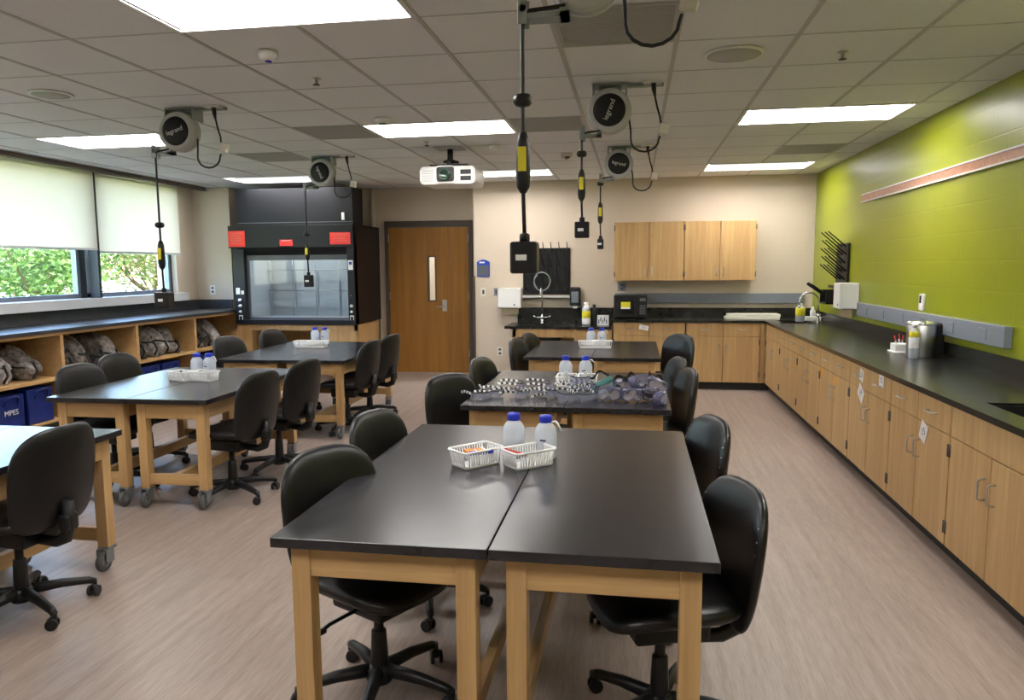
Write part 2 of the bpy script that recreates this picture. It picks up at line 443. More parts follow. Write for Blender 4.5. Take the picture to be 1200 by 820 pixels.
for z in (.25, 1.1, 1.95): m.box(-.612, -.60, -.03, -.015, z, z+.11); m.box(.60, .612, -.03, -.015, z, z+.11)
m.build('hinge', 'brushed_steel', d)
m = M(); m.box(-4.6, -1.2, 12.6, 12.7, 0, 2.7); m.box(-4.6, -4.5, YD+.1, 12.6, 0, 2.7); m.box(-1.3, -1.2, YD+.1, 12.6, 0, 2.7); m.box(-4.6, -1.2, YD+.1, 12.7, 2.7, 2.8); m.box(-4.6, -1.2, YD+.1, 12.7, -.1, 0); m.box(-4.5, -1.3, 12.56, 12.6, 0, 1.42); struct(m.build('wall_corridor', 'paint_beige'))
cl_ = bpy.data.lights.new('corridor_fill', 'AREA'); cl_.energy = 28; cl_.size = .6; lo = bpy.data.objects.new('corridor_fill', cl_); COL.objects.link(lo); lo.location = (-3.0, 11.7, 2.68)  # unseen area light added to brighten the enclosed corridor behind the door pane

# ------------------------------------------------------------------ ceiling fittings
def troffer():
    t = thing('ceiling_light', 'x', 'ceiling light', (0, 0, CEIL))
    m = M(); a, b = T, T/2
    m.box(-a, a, -b, -b+.025, -.004, .01); m.box(-a, a, b-.025, b, -.004, .01); m.box(-a, -a+.025, -b, b, -.004, .01); m.box(a-.025, a, -b, b, -.004, .01)
    m.box(-a+.02, a-.02, -b+.02, -b+.025, 0, .07); m.box(-a+.02, a-.02, b-.025, b-.02, 0, .07); m.box(-a+.02, -a+.025, -b+.02, b-.02, 0, .07); m.box(a-.025, a-.02, -b+.02, b-.02, 0, .07)
    m.build('light_frame', 'troffer_white', t)
    m = M(); m.box(-a+.025, a-.025, -b+.025, b-.025, .035, .05); m.build('diffuser', 'lamp_panel', t)
    m = M(); m.box(-a+.055, a-.055, -.14, .14, .016, .024, .003); m.build('center_basket', 'lamp_basket', t)
    return t
where = {(-4, -1): None, (1, -1): 'large lit ceiling panel at the top left of the photo, nearest the camera', (6, -1): None,
         (-4, 4): 'lit ceiling panel behind the nearer left cord reel, over the left tables', (1, 4): 'lit ceiling panel above and before the projector',
         (6, 4): 'lit ceiling panel nearest the green wall, the longer-looking of its two', (-4, 9): 'lit ceiling panel in front of the fume hood top',
         (1, 9): 'lit ceiling panel just right of the projector by the back wall', (6, 9): 'lit ceiling panel above the wall cabinets in the far right corner'}
tl = troffer(); first = True
for c, r in lights:
    loc = (AX+(c+1)*T, AY+(r+.5)*T, CEIL)
    lab = where.get((c, r)) or 'lit ceiling panel behind the camera, %s column, %s' % ({-4: 'window side', 1: 'middle', 6: 'green wall side'}[c], {-1: 'front row', -6: 'second row back', -11: 'last row back'}[r])
    if r < -6: continue
    if first: tl.location = loc; tl['label'] = lab; tl['group'] = 'recessed ceiling lights'; first = False
    else: dup(tl, loc, 0, lab, 'recessed ceiling lights')
vl = ['grey return grille in the ceiling beside the middle lit panel, on its window side', 'large grey return grille in the ceiling behind the nearest cord reel', 'grey return grille in the ceiling between the middle lit panel and the second cord reel', 'grey return grille in the ceiling near the far left cord reel', 'grey return grille in the ceiling between the two right lit panels']
v0 = None
for (c, r), lab in zip(vents, vl):
    loc = (AX+(c+.5)*T, AY+(r+.5)*T, CEIL)
    if v0 is None:
        v0 = t = thing('ceiling_vent', lab, 'vent', loc, 0, 'return grilles in the ceiling')
        m = M(); h = T/2-.012
        m.box(-h, h, -h, -h+.02, .0, .02); m.box(-h, h, h-.02, h, .0, .02); m.box(-h, -h+.02, -h, h, .0, .02); m.box(h-.02, h, -h, h, 0, .02); m.build('vent_frame', 'vent_grey', t)
        m = M()
        for k in range(26): m.box(-h+.02, h-.02, -h+.03+k*.0208, -h+.042+k*.0208, .003, .012)
        m.box(-h+.02, h-.02, -h+.02, h-.02, .014, .02); m.build('vent_slats', 'vent_grey', t)
    else: dup(v0, loc, 0, lab)
def disc_thing(name, label, cat, x, y, prof, mat, extra=None, r0=None):
    t = thing(name, label, cat, (x, y, CEIL))
    m = M(); m.sm = True; m.lathe([(r, -z) for r, z in prof]); m.build('housing', mat, t)
    if extra: extra(t)
    return t
def dot(mat, z, r, nmx):
    def f(t): m = M(); m.lathe([(.001, -z-.004), (r, -z-.003), (r, -z+.002)], seg=14); m.build(nmx, mat, t)
    return f
disc_thing('smoke_detector', 'small white ceiling detector with a blue light below the nearest lit panel', 'detector', -1.96, 3.86, [(.05, 0), (.052, .02), (.045, .038), (.028, .05), (.001, .052)], 'white_plastic', dot('indicator_blue', .053, .018, 'indicator_light'))
disc_thing('occupancy_sensor', 'white and green ceiling sensor beside the middle lit panel', 'sensor', -1.96, 5.70, [(.06, 0), (.062, .02), (.05, .035), (.001, .04)], 'white_plastic', dot('sensor_green', .042, .03, 'sensor_lens'))
disc_thing('smoke_detector', 'small white ceiling detector to the right of the projector mount', 'detector', -1.34, 7.14, [(.05, 0), (.052, .02), (.045, .038), (.028, .05), (.001, .052)], 'white_plastic')
def spk(t):
    m = M(); m.lathe([(.001, -.012), (.05, -.012), (t['rad']-.02, -.0085), (t['rad']-.02, -.004)], seg=32); m.build('speaker_grille', 'speaker_grey', t)
for lab, x, y, rad in (('round white ceiling speaker at the left over the window side tables', -3.84, 4.50, .135), ('round beige ceiling speaker right of the cord reels', .53, 4.38, .165)):
    t = thing('ceiling_speaker', lab, 'speaker', (x, y, CEIL), 0, 'ceiling speakers')
    m = M(); m.lathe([(rad, 0), (rad, -.006), (rad-.02, -.010), (rad-.02, 0)], seg=36); m.build('speaker_rim', 'white_plastic', t)
    m = M(); m.lathe([(.001, -.014), (.05, -.013), (rad-.02, -.009), (rad-.02, 0)], seg=36); m.build('speaker_grille', 'speaker_grey', t)
for lab, x, y in (('small sprinkler head in the ceiling near the blue-lit detector', -1.95, 4.45), ('small sprinkler head in the ceiling right of the beige speaker', 1.12, 4.46), ('small sprinkler head in the ceiling left of the projector mount', -1.92, 6.82)):
    t = thing('sprinkler_head', lab, 'sprinkler', (x, y, CEIL), 0, 'ceiling sprinkler heads')
    m = M(); m.lathe([(.03, 0), (.03, -.004), (.012, -.008), (.010, -.03), (.004, -.034)], seg=14); m.build('escutcheon', 'brushed_steel', t)
    m = M(); m.lathe([(.022, -.036), (.022, -.040), (.001, -.041)], seg=12); m.build('deflector', 'dark_bronze', t)
t = thing('ceiling_sensor', 'small beige wedge shaped sensor on the ceiling between the hanging cords', 'sensor', (-.70, 7.82, CEIL))
m = M(); m.prism([(-.06, 0), (.06, 0), (.06, -.03), (.0, -.075), (-.06, -.04)], -.05, .05, 'Y', .006); m.build('sensor_body', 'cream_plastic', t)
M().box(-.02, .03, -.056, -.049, -.055, -.035, .004).build('sensor_lens', 'dark_bronze', t)

# cord reels -----------------------------------------------------------------
def pendant(t, x, stop, g1, g0, b1, b0, bw, bd, top):
    """cord, stop, grip and outlet box; heights are metres above the floor"""
    c = CEIL
    m = M(); pts = [(-.06, -.045, -.175-.125), (-.11, -.045, -.305), (x+.025, -.045, -.31), (x+.006, -.045, -.325), (x, -.045, -.36), (x, -.045, g1-c+.01), (x, -.045, g0-c), (x+.004, -.045, b1-c+.02)]
    m.tube(pts, .0075, 8); m.build('cord', 'cord_black', t)
    m = M(); m.lathe([(.008, stop-c+.022), (.026, stop-c+.018), (.033, stop-c+.006), (.033, stop-c-.008), (.024, stop-c-.018), (.008, stop-c-.022)], (x, -.045, 0)); m.build('cord_stop', 'black_plastic', t)
    L = g1-g0
    m = M(); m.lathe([(.010, g0-c), (.022, g0-c+.02), (.026, g0-c+.25*L), (.024, g0-c+.6*L), (.022, g0-c+.85*L), (.012, g1-c)], (x, -.045, 0)); gp = m.build('grip', 'black_plastic', t)
    m = M(); m.box(x-.014, x+.014, -.045-.0275, -.045-.02, g0-c+.35*L, g0-c+.75*L, .003); m.build('warning_label', 'yellow_label', gp)
    m = M(); m.box(x+.004-bw/2, x+.004+bw/2, -.045-bd/2, -.045+bd/2, b0-c, b1-c, .008); m.lathe([(.018, b1-c-.002), (.018, b1-c+.025), (.010, b1-c+.03)], (x+.004, -.045, 0), 14)
    return m.build('outlet_box', 'black_plastic', t)
def reel(lab, X, Y, ang, stop, g1, g0, b1, b0, bw, bd=.06, cx=-.175):
    t = thing('cord_reel', lab, 'cord reel', (X, Y, CEIL), 0, 'retractable cord reels on the ceiling')
    zc = -.175
    m = M(); m.box(-.11, .11, -.01, .13, -.012, 0); m.box(-.11, -.10, -.01, .13, -.09, 0); m.box(.10, .11, -.01, .13, -.09, 0); m.box(-.07, .07, .06, .075, -.16, 0); m.box(.11, .34, .03, .07, -.02, 0)
    m.build('mounting_bracket', 'bracket_grey', t)
    m = M(); m.lathe([(.10, -.055), (.118, -.058), (.134, -.048), (.14, -.03), (.14, -.012), (.128, -.008), (.128, .012), (.14, .016), (.14, .045), (.13, .055), (.05, .06)], (0, 0, zc), 44, 'Y'); dr = m.build('drum', 'reel_grey', t)
    m = M(); m.lathe([(.001, -.067), (.085, -.066), (.101, -.060), (.104, -.050)], (0, 0, zc), 44, 'Y'); fp = m.build('face_plate', 'black_plastic', t)
    text_obj('legrand', .046, 'logo_lettering', 'white_plastic', fp, (0, -.0675, zc), (PI/2, -ang, 0))
    m = M(); m.box(cx-.012, cx+.02, -.075, -.070, -.36, -.27, .002); m.box(cx-.012, cx+.02, -.020, -.015, -.36, -.27, .002); m.cyl((cx+.004, -.075, -.31), (cx+.004, -.015, -.31), .012, seg=12); m.box(cx+.01, -.05, -.05, .02, -.335, -.318); m.box(-.08, -.05, -.05, .02, -.335, -.24)
    m.build('cord_guide', 'bracket_grey', t)
    ob = pendant(t, cx, stop, g1, g0, b1, b0, bw, bd, CEIL)
    m = M(); m.box(cx-.022, cx+.016, -.045-bd/2-.0012, -.045-bd/2, (b0+b1)/2-CEIL-.010, (b0+b1)/2-CEIL+.010)
    m.build('outlet_sticker', 'white_paper', ob)
    m = M(); m.box(.21, .33, -.03, .05, -.012, 0, .003); m.build('ceiling_outlet', 'white_plastic', t)
    m = M(); m.tube([(.275, 0, -.012), (.278, 0, -.05), (.285, 0, -.09)], [.016, .015, .008], 10); m.tube([(.285, 0, -.09), (.30, 0, -.16), (.318, 0, -.22), (.325, -.01, -.27)], .0065, 8)
    pts = [(.32, -.01, -.34)]
    for k in range(9):
        a = k/8*PI; pts.append((.225+.088*math.cos(a), -.01, -.36-.075*math.sin(a)))
    pts += [(.135, 0, -.30), (.125, .02, -.22)]
    m.tube(pts, .0065, 8); m.build('power_lead', 'cord_black', t)
    m = M(); m.box(.315, .375, -.025, .012, -.33, -.265, .006, Matrix.Rotation(.2, 3, 'Y')); m.build('connector_tag', 'cream_plastic', t)
    return t
reel('nearest cord reel, cut by the top of the photo, its cord dropping before the pegboard', -.175, 2.60, D(65), 2.14, 2.035, 1.83, 1.665, 1.556, .094, .075, -.205)
reel('middle cord reel of the row over the right tables, black face with upright lettering', -.168, 4.92, D(68), 2.298, 2.20, 2.0, 1.867, 1.762, .094, .06)
reel('farthest small cord reel of the row over the right tables', -.16, 7.43, D(-14), 2.377, 2.20, 1.99, 1.845, 1.745, .06, .06)
reel('nearer cord reel over the left tables, in front of the windows', -3.27, 5.04, D(18), 1.90, 1.785, 1.575, 1.41, 1.29, .115, .08)
reel('farther cord reel over the left tables, in front of the fume hood', -3.235, 7.45, D(-68), 1.93, 1.83, 1.66, 1.506, 1.379, .09, .06)

# projector --------------------------------------------------------------------
t = thing('projector', 'white ceiling projector on a black pole mount facing the camera', 'projector', (-1.80, 7.2, CEIL))
m = M(); m.box(-.14, .14, -.10, .14, -.012, 0, .003); m.build('ceiling_plate', 'ceiling_bar', t)
m = M(); m.cyl((0, .03, -.01), (0, .03, -.13), .028); m.lathe([(.03, -.11), (.07, -.125), (.07, -.14), (.03, -.145)], (0, .03, 0)); m.box(-.19, .19, -.06, .12, -.178, -.163, .004); m.box(-.02, .02, -.03, .09, -.165, -.13); m.tube([(.0, .02, -.15), (.06, .0, -.135), (.09, -.01, -.145)], .012)
m.build('pole_mount', 'black_plastic', t)
m = M(); m.prism(rr_poly(.55, .17, .035, 5, 0, -.275), -.10, .34, 'Y', .012); m.build('projector_body', 'white_plastic', t)
m = M(); m.prism(rr_poly(.20, .165, .03, 5, -.015, -.268), -.118, -.098, 'Y', .004); m.build('lens_surround', 'white_plastic', t)
m = M(); m.prism(rr_poly(.175, .14, .025, 5, -.015, -.268), -.122, -.116, 'Y'); m.build('lens_recess', 'black_plastic', t)
m = M(); m.lathe([(.056, -.121), (.056, -.134), (.046, -.136), (.040, -.126), (.001, -.130)], (-.02, 0, -.27), 28, 'Y'); m.build('lens', 'lens_green', t)
m = M(); m.box(.13, .235, -.104, -.098, -.268, -.225, .003); m.box(.13, .235, -.104, -.098, -.328, -.285, .003); m.build('vent_slot', 'black_plastic', t)
m = M()
for k in range(5): m.box(-.25, -.14, -.103, -.098, -.33+k*.024, -.322+k*.024)
m.build('vent_rib', 'ceiling_bar', t)

# ------------------------------------------------------------------ cabinets
def d_pull(m, p, q, out, r=.0045):
    p, q, out = Vector(p), Vector(q), Vector(out); e = (q-p)*.12
    m.tube([p, p+out*.75, p+out+e*.6, p+out+e*1.5, q+out-e*1.5, q+out-e*.6, q+out*.75, q], r, 8)
def base_unit(lab, w, depth, h, drawers=2, doors=2, toe=.10, zs=.69, pulls=True):
    """front faces -Y, origin at floor in the middle of the front"""
    t = thing('base_cabinet', lab, 'cabinet', (0, 0, 0), 0, 'maple base cabinets')
    m = M(); m.box(-w/2, -w/2+.018, .022, depth, toe, h); m.box(w/2-.018, w/2, .022, depth, toe, h); m.box(-w/2, w/2, .022, depth, toe, toe+.018); m.box(-w/2, w/2, depth-.012, depth, toe, h); m.box(-w/2, w/2, .022, .06, h-.02, h); m.build('cabinet_body', 'wood_vertical', t)
    m = M(); m.box(-w/2, w/2, .075, .09, 0, toe); m.build('toe_kick', 'dark_toe', t)
    g = .004
    for k in range(doors):
        x0 = -w/2+k*w/doors+g; x1 = -w/2+(k+1)*w/doors-g
        o = M().box(x0, x1, 0, .019, toe+.003, zs-.004, .0015, seg=1).build('door', 'wood_vertical', t)
        inner = x1-.045 if (k == 0 and doors == 2) else x0+.045
        m = M(); d_pull(m, (inner, 0, .478), (inner, 0, .578), (0, -.032, 0)); m.build('handle', 'brushed_steel', o)
        hx = x0+.004 if (k == 0 and doors == 2) else x1-.004
        for z in (.17, .58):
            m = M(); m.cyl((hx, -.003, z), (hx, -.003, z+.065), .006, seg=10); m.build('hinge', 'dark_bronze', o)
    if drawers:
        for k in range(drawers):
            x0 = -w/2+k*w/drawers+g; x1 = -w/2+(k+1)*w/drawers-g
            o = M().box(x0, x1, 0, .019, zs+.002, h-.003, .0015, seg=1).build('drawer', 'wood_vertical', t)
            xm = (x0+x1)/2; zz = (zs+h)/2
            m = M(); d_pull(m, (xm-.05, 0, zz), (xm+.05, 0, zz), (0, -.032, 0)); m.build('handle', 'brushed_steel', o)
    else:
        M().box(-w/2+g, w/2-g, 0, .019, zs+.002, h-.003, .0015, seg=1).build('false_front', 'wood_vertical', t)
    return t
TOPZ = .89; SL = .032
# right run (fronts face -X): rotate so local -Y -> -X  => rz = -90deg
XFR = 1.63
proto = base_unit('maple base cabinet under the green wall, with blank front under the near sink', .905, .628, TOPZ-SL, 0)
proto.rotation_euler = (0, 0, -PI/2); proto.location = (XFR, 3.62, 0)
p2 = base_unit('x', .905, .628, TOPZ-SL, 2); p2.rotation_euler = (0, 0, -PI/2)
rl = [(4.53, 'maple base cabinet under the green wall, with one white tag beside its door pulls'),
      (5.44, 'maple base cabinet under the green wall, with tags on both drawers and a door'),
      (6.35, 'maple base cabinet under the green wall, with orange tags on its doors'),
      (7.26, 'maple base cabinet under the green wall, third from the back corner'),
      (8.17, 'maple base cabinet under the green wall, second from the back corner')]
for i, (y, lab) in enumerate(rl):
    if i == 0: p2.location = (XFR, y, 0); p2['label'] = lab
    else: dup(p2, (XFR, y, 0), -PI/2, lab)
dup(proto, (XFR, 9.08, 0), -PI/2, 'maple base cabinet under the green wall, at the back corner below the faucet')
dup(p2, (XFR, 2.71, 0), -PI/2, 'maple base cabinet under the green wall, beyond the right edge of the photo')
# tags on the right run
def note(lab, y, z, w, h, tilt, txt, mat='white_paper', ink='ink', x=XFR-.004):
    t = thing('paper_tag', lab, 'tag', (x, y, z), 0, 'paper tags on the base cabinets'); t.rotation_euler = (tilt, 0, -PI/2) if False else (0, 0, -PI/2)
    m = M(); m.box(-w/2, w/2, -.001, .001, -h/2, h/2, 0, Matrix.Rotation(tilt, 3, 'Y')); m.build('tag_card', mat, t)
    if txt: text_obj(txt, min(w, h)*.62, 'tag_number', ink, t, (0, -.0015, 0), (PI/2, -tilt, 0), .0002)
note('white number tag on a drawer pull, the farther of the two drawer tags', 5.60, .785, .085, .085, .25, '13')
note('white number tag on a drawer pull, the nearer of the two drawer tags', 5.17, .815, .085, .09, 0, '12')
note('white tag with blue writing tilted on the door below the drawer tags', 5.60, .655, .13, .10, .55, '14', 'white_paper', 'ink_blue')
note('white number tag beside a door pull, nearest the camera', 4.42, .635, .095, .11, .35, '15')
note('orange tag on the cabinet door under the green wall, farther one', 6.72, .655, .08, .06, .1, '', 'orange_paper')
note('orange tag on the cabinet door under the green wall, nearer one', 6.30, .635, .08, .06, -.1, '', 'orange_paper')
# back run (fronts face -Y)
YFB = 9.57
for i, (x, lab) in enumerate(((.195, 'maple base cabinet on the back wall under the microwave'), (1.115, 'maple base cabinet on the back wall next to the corner'))):
    o = dup(p2, (x, YFB, 0), 0, lab)
    o.scale = (1, 1, 1)
t = thing('paper_tag', 'white tag stuck on a drawer under the microwave', 'tag', (.13, YFB-.036, .795), 0, 'paper tags on the base cabinets')
m = M(); m.box(-.06, .06, -.001, .001, -.03, .03, 0, Matrix.Rotation(.2, 3, 'Y')); m.build('tag_card', 'white_paper', t); text_obj('11', .04, 'tag_number', 'ink', t, (0, -.0015, 0), (PI/2, -.2, 0), .0002)
t = thing('filler_panel', 'narrow maple filler panel closing the corner of the two cabinet runs', 'panel', (1.60, YFB, 0))
M().box(-.03, .03, .01, .05, .10, TOPZ-SL).build('panel_face', 'wood_vertical', t); M().box(-.03, .10, .075, .09, 0, .10).build('toe_kick', 'dark_toe', t)
# low sink base
t = thing('sink_cabinet', 'low maple sink cabinet with open knee space on the back wall', 'cabinet', (-.93, YFB, 0))
m = M(); m.box(-.65, -.60, 0, .6, 0, .765); m.box(-.65, .17, 0, .03, .655, .765); m.box(-.60, .17, .58, .6, 0, .765); m.build('knee_frame', 'wood_vertical', t)
m = M(); m.box(.17, .655, .02, .6, .10, .765); m.build('cabinet_body', 'wood_vertical', t)
m = M(); m.box(.17, .655, .075, .09, 0, .10); m.build('toe_kick', 'dark_toe', t)
M().box(.172, .653, 0, .019, .103, .765-.11, .0015, seg=1).build('door', 'wood_vertical', t); M().box(.172, .653, 0, .019, .659, .762, .0015, seg=1).build('drawer', 'wood_vertical', t)
# wall cabinets
def wall_unit(lab, x):
    t = thing('wall_cabinet', lab, 'cabinet', (x, 9.87, 1.385), 0, 'maple wall cabinets')
    w, h = .895, .76
    M().box(-w/2, w/2, .02, .328, 0, h).build('cabinet_body', 'wood_vertical', t)
    for k in (-1, 1):
        x0, x1 = sorted((k*.003, k*w/2)); o = M().box(x0+.001, x1-.001, 0, .019, .002, h-.002, .0015, seg=1).build('door', 'wood_vertical', t)
        m = M(); d_pull(m, (k*.045, 0, .07), (k*.045, 0, .17), (0, -.032, 0)); m.build('handle', 'brushed_steel', o)
        for z in (.05, .65):
            m = M(); m.cyl((k*(w/2-.004), -.003, z), (k*(w/2-.004), -.003, z+.065), .006, seg=10); m.build('hinge', 'dark_bronze', o)
    return t
wall_unit('pair of maple wall cabinet doors hung above the microwave', .187); wall_unit('pair of maple wall cabinet doors nearer the green wall', 1.088)

# worktops ----------------------------------------------------------------------
def top_with_hole(m, x0, x1, y0, y1, hx0, hx1, hy0, hy1, z0, z1):
    m.box(x0, hx0, y0, y1, z0, z1); m.box(hx1, x1, y0, y1, z0, z1); m.box(hx0, hx1, y0, hy0, z0, z1); m.box(hx0, hx1, hy1, y1, z0, z1)
XE = 1.605
m = M()
m.box(XE, XR-.002, 1.5, 3.08, TOPZ-SL, TOPZ); top_with_hole(m, XE, XR-.002, 3.08, 4.08, 1.74, 2.16, 3.30, 3.96, TOPZ-SL, TOPZ)
m.box(XE, XR-.002, 4.08, 8.75, TOPZ-SL, TOPZ); top_with_hole(m, XE, XR-.002, 8.75, YB-.002, 1.76, 2.12, 9.05, 9.62, TOPZ-SL, TOPZ)
m.box(-.285, XE, 9.545, YB-.002, TOPZ-SL, TOPZ)
m.box(-.285, XR-.02, YB-.02, YB-.002, TOPZ, 1.015); m.box(XR-.02, XR-.002, 1.5, YB-.002, TOPZ, 1.0)
tag(m.build('countertop', 'counter_resin'), 'long black L shaped countertop along the green wall and back wall', 'countertop')
m = M(); top_with_hole(m, -1.68, -.285, 9.545, YB-.002, -1.55, -.95, 9.62, 9.98, .765, .80); m.box(-1.60, -.285, YB-.02, YB-.002, .80, 1.012)
tag(m.build('countertop', 'counter_resin'), 'lower black sink countertop on the back wall below the pegboard', 'countertop')
def basin(lab, x0, x1, y0, y1, zt, dp):
    t = thing('sink_basin', lab, 'sink', ((x0+x1)/2, (y0+y1)/2, zt-.012))
    a, b = (x1-x0)/2, (y1-y0)/2; m = M()
    m.box(-a, a, -b, b, -dp, -dp+.01); m.box(-a, -a+.008, -b, b, -dp, 0); m.box(a-.008, a, -b, b, -dp, 0); m.box(-a, a, -b, -b+.008, -dp, 0); m.box(-a, a, b-.008, b, -dp, 0); m.build('basin_shell', 'black_plastic', t)
    m = M(); m.lathe([(.035, -dp+.011), (.035, -dp+.014), (.02, -dp+.012), (.001, -dp+.012)]); m.build('drain', 'brushed_steel', t)
basin('black basin sunk in the near end of the green wall countertop', 1.745, 2.155, 3.305, 3.955, TOPZ, .2)
basin('black basin sunk in the corner of the countertop by the faucet', 1.765, 2.115, 9.055, 9.615, TOPZ, .2)
basin('black basin sunk in the low sink counter on the back wall', -1.545, -.955, 9.625, 9.975, .80, .18)
def faucet(lab, x, y, z, h, rz, reach=.16):
    t = thing('faucet', lab, 'faucet', (x, y, z), rz)
    m = M(); m.lathe([(.028, 0), (.028, .012), (.016, .02), (.016, .06), (.012, .065)]); m.build('faucet_base', 'chrome', t)
    pts = [(0, 0, .05), (0, 0, h-reach/2)]
    for k in range(1, 10):
        a = k/9*PI; pts.append((0, -reach/2+reach/2*math.cos(a), h-reach/2+reach/2*math.sin(a)))
    pts.append((0, -reach, h-reach/2-.05)); m = M(); m.tube(pts, .010, 10); m.tube([(0, -reach, h-reach/2-.04), (0, -reach, h-reach/2-.075)], [.012, .009], 10); m.build('gooseneck_spout', 'chrome', t)
    m = M(); m.tube([(-.10, 0, .085), (.10, 0, .085)], .008, 8); m.cyl((0, 0, .07), (0, 0, .10), .018)
    for s in (-1, 1): m.tube([(s*.085, 0, .085), (s*.12, -.01, .105)], .011, 8)
    m.build('cross_handles', 'chrome', t)
    return t
faucet('tall chrome gooseneck faucet at the low back wall sink', -1.24, 10.04, .80, .50, 0)
faucet('chrome gooseneck faucet in the far right corner by the green wall', 2.17, 9.25, .89, .36, -PI/2, .22)

# ------------------------------------------------------------------ things on the back wall
def pegboard(lab, cx, cy, cz, rz, w, h, rows, cols, PL=.15, PR=.0065):
    t = thing('drying_rack', lab, 'drying rack', (cx, cy, cz), rz)
    M().box(-w/2, w/2, -.022, 0, 0, h, .004).build('rack_board', 'black_plastic', t)
    for i in range(rows):
        for j in range(cols):
            x = -w/2+w*(j+.5+(.25 if i % 2 else -.25)*.6)/cols; z = h*(i+.6)/rows
            m = M(); m.tube([(x, -.02, z), (x, -PL, z+PL*.8)], [PR, PR*.75], 8); m.build('peg', 'black_plastic', t)
    m = M(); m.box(-w/2, w/2, -.10, -.0, -.045, -.035); m.box(-w/2, w/2, -.10, -.094, -.045, -.012); m.build('drip_tray', 'white_plastic' if rz == 0 else 'black_plastic', t)
    return t
pegboard('black pegboard drying rack on the back wall above the low sink', -1.195, YB-.002, 1.19, 0, .655, .64, 6, 6)
pegboard('black pegboard drying rack on the green wall near the corner, pegs pointing out', XR-.002, 8.78, 1.36, -PI/2, .46, .45, 5, 3, .21, .009)
t = thing('coiled_hose', 'loop of clear tubing hanging on the back wall pegboard', 'tubing', (-1.22, YB-.16, 1.36))
pts = []
for k in range(30):
    a = k/29*2.6*PI+2.2; pts.append((.11*math.cos(a)-.02, -.012*math.sin(k*.7), .12*math.sin(a)+.03*k/29))
m = M(); m.tube(pts, .008, 8); m.build('tubing', 'bracket_grey', t)
def towel(lab, x, y, z, rz, w, h, dpt, tongue=True):
    t = thing('towel_dispenser', lab, 'paper towel dispenser', (x, y, z), rz)
    M().box(-w/2, w/2, -dpt, 0, 0, h, .012).build('dispenser_cover', 'white_plastic', t)
    m = M(); m.cyl((w*.22, -dpt-.002, h*.16), (w*.22, -dpt+.004, h*.16), .012, seg=12); m.build('keyhole', 'dark_bronze', t)
    M().box(-w*.36, w*.36, -dpt*.7, -dpt*.3, -.085, .002).build('paper_towel', 'brown_paper', t)
towel('white paper towel dispenser on the back wall left of the pegboard', -1.70, YB-.002, 1.01, 0, .33, .275, .14)
towel('white paper towel dispenser on the green wall beside the pegs', XR-.002, 8.28, 1.115, -PI/2, .26, .27, .19)
t = thing('room_sign', 'small blue room sign with curved top beside the door', 'sign', (-2.085, YB-.002, 1.445))
m = M(); m.prism([(-.09, 0), (.09, 0), (.09, .20)]+[(.09-.18*k/8, .20+.035*math.sin(PI*k/8)) for k in range(1, 8)]+[(-.09, .20)], -.012, 0, 'Y'); m.build('sign_plate', 'blue_sign', t)
M().box(-.078, .078, -.014, -.011, .012, .155).build('sign_insert', 'hood_grey', t); M().box(-.055, .02, -.014, -.0115, .185, .205).build('sign_lettering', 'white_paper', t)
def wallplate(lab, name, cat, loc, rz, w, h, holes, mat='cream_plastic'):
    t = thing(name, lab, cat, loc, rz)
    M().box(-w/2, w/2, -.007, 0, -h/2, h/2, .002).build('cover_plate', mat, t)
    for (hx, hz, hw, hh) in holes: M().box(hx-hw/2, hx+hw/2, -.010, -.006, hz-hh/2, hz+hh/2, .0015).build('switch_rocker' if cat == 'switch' else 'socket', 'dark_bronze' if mat != 'dark_bronze' else 'cream_plastic', t)
SK = [(0, .028, .034, .030), (0, -.028, .034, .030)]
wallplate('light switch on the back wall under the blue sign', 'light_switch', 'switch', (-2.09, YB-.001, 1.228), 0, .075, .12, [(0, 0, .03, .06)])
wallplate('wall switch tucked left of the towel dispenser', 'light_switch', 'switch', (-1.905, YB-.001, 1.228), 0, .07, .11, [(0, 0, .03, .06)], 'raceway_grey')
wallplate('low power outlet on the back wall between door and sink base', 'power_outlet', 'outlet', (-1.86, YB-.001, .39), 0, .085, .13, SK)
wallplate('power outlet right under the wall cabinets above the microwave', 'power_outlet', 'outlet', (-.165, YB-.001, 1.295), 0, .11, .12, SK, 'raceway_grey')
wallplate('white power outlet on the corner wall above the window counter', 'power_outlet', 'outlet', (-6.10, 9.999, 1.27), 0, .085, .13, SK, 'white_plastic')
t = thing('soap_dispenser', 'grey and black soap dispenser on the back wall right of the pegboard', 'soap dispenser', (-.795, YB-.002, 1.035))
M().box(-.075, .075, -.10, 0, 0, .26, .02).build('dispenser_shell', 'black_plastic', t); M().box(-.048, .048, -.106, -.098, .05, .20, .008).build('front_window', 'raceway_grey', t); M().box(-.03, .03, -.09, -.03, -.03, .002, .006).build('push_lever', 'white_plastic', t)
t = thing('wall_raceway', 'grey outlet raceway strip on the back wall below the wall cabinets', 'raceway', (.93, YB-.002, 1.075))
M().box(-1.18, 1.27, -.045, 0, 0, .135, .004).build('raceway_cover', 'raceway_grey', t)
for k in range(4): M().box(-.75+k*.55, -.64+k*.55, -.05, -.044, .03, .105, .002).build('outlet_plate', 'raceway_grey', t)
t = thing('wall_raceway', 'grey outlet raceway strip on the green wall above the counter', 'raceway', (XR-.002, 6.51, 1.055), -PI/2)
M().box(-1.54, 1.54, -.05, 0, 0, .135, .004).build('raceway_cover', 'raceway_grey', t)
for k in range(6): M().box(-1.30+k*.5, -1.19+k*.5, -.055, -.049, .03, .105, .002).build('outlet_plate', 'raceway_grey', t)
t = thing('wall_thermostat', 'small white thermostat with dark screen on the green wall', 'thermostat', (XR-.002, 6.42, 1.205), -PI/2)
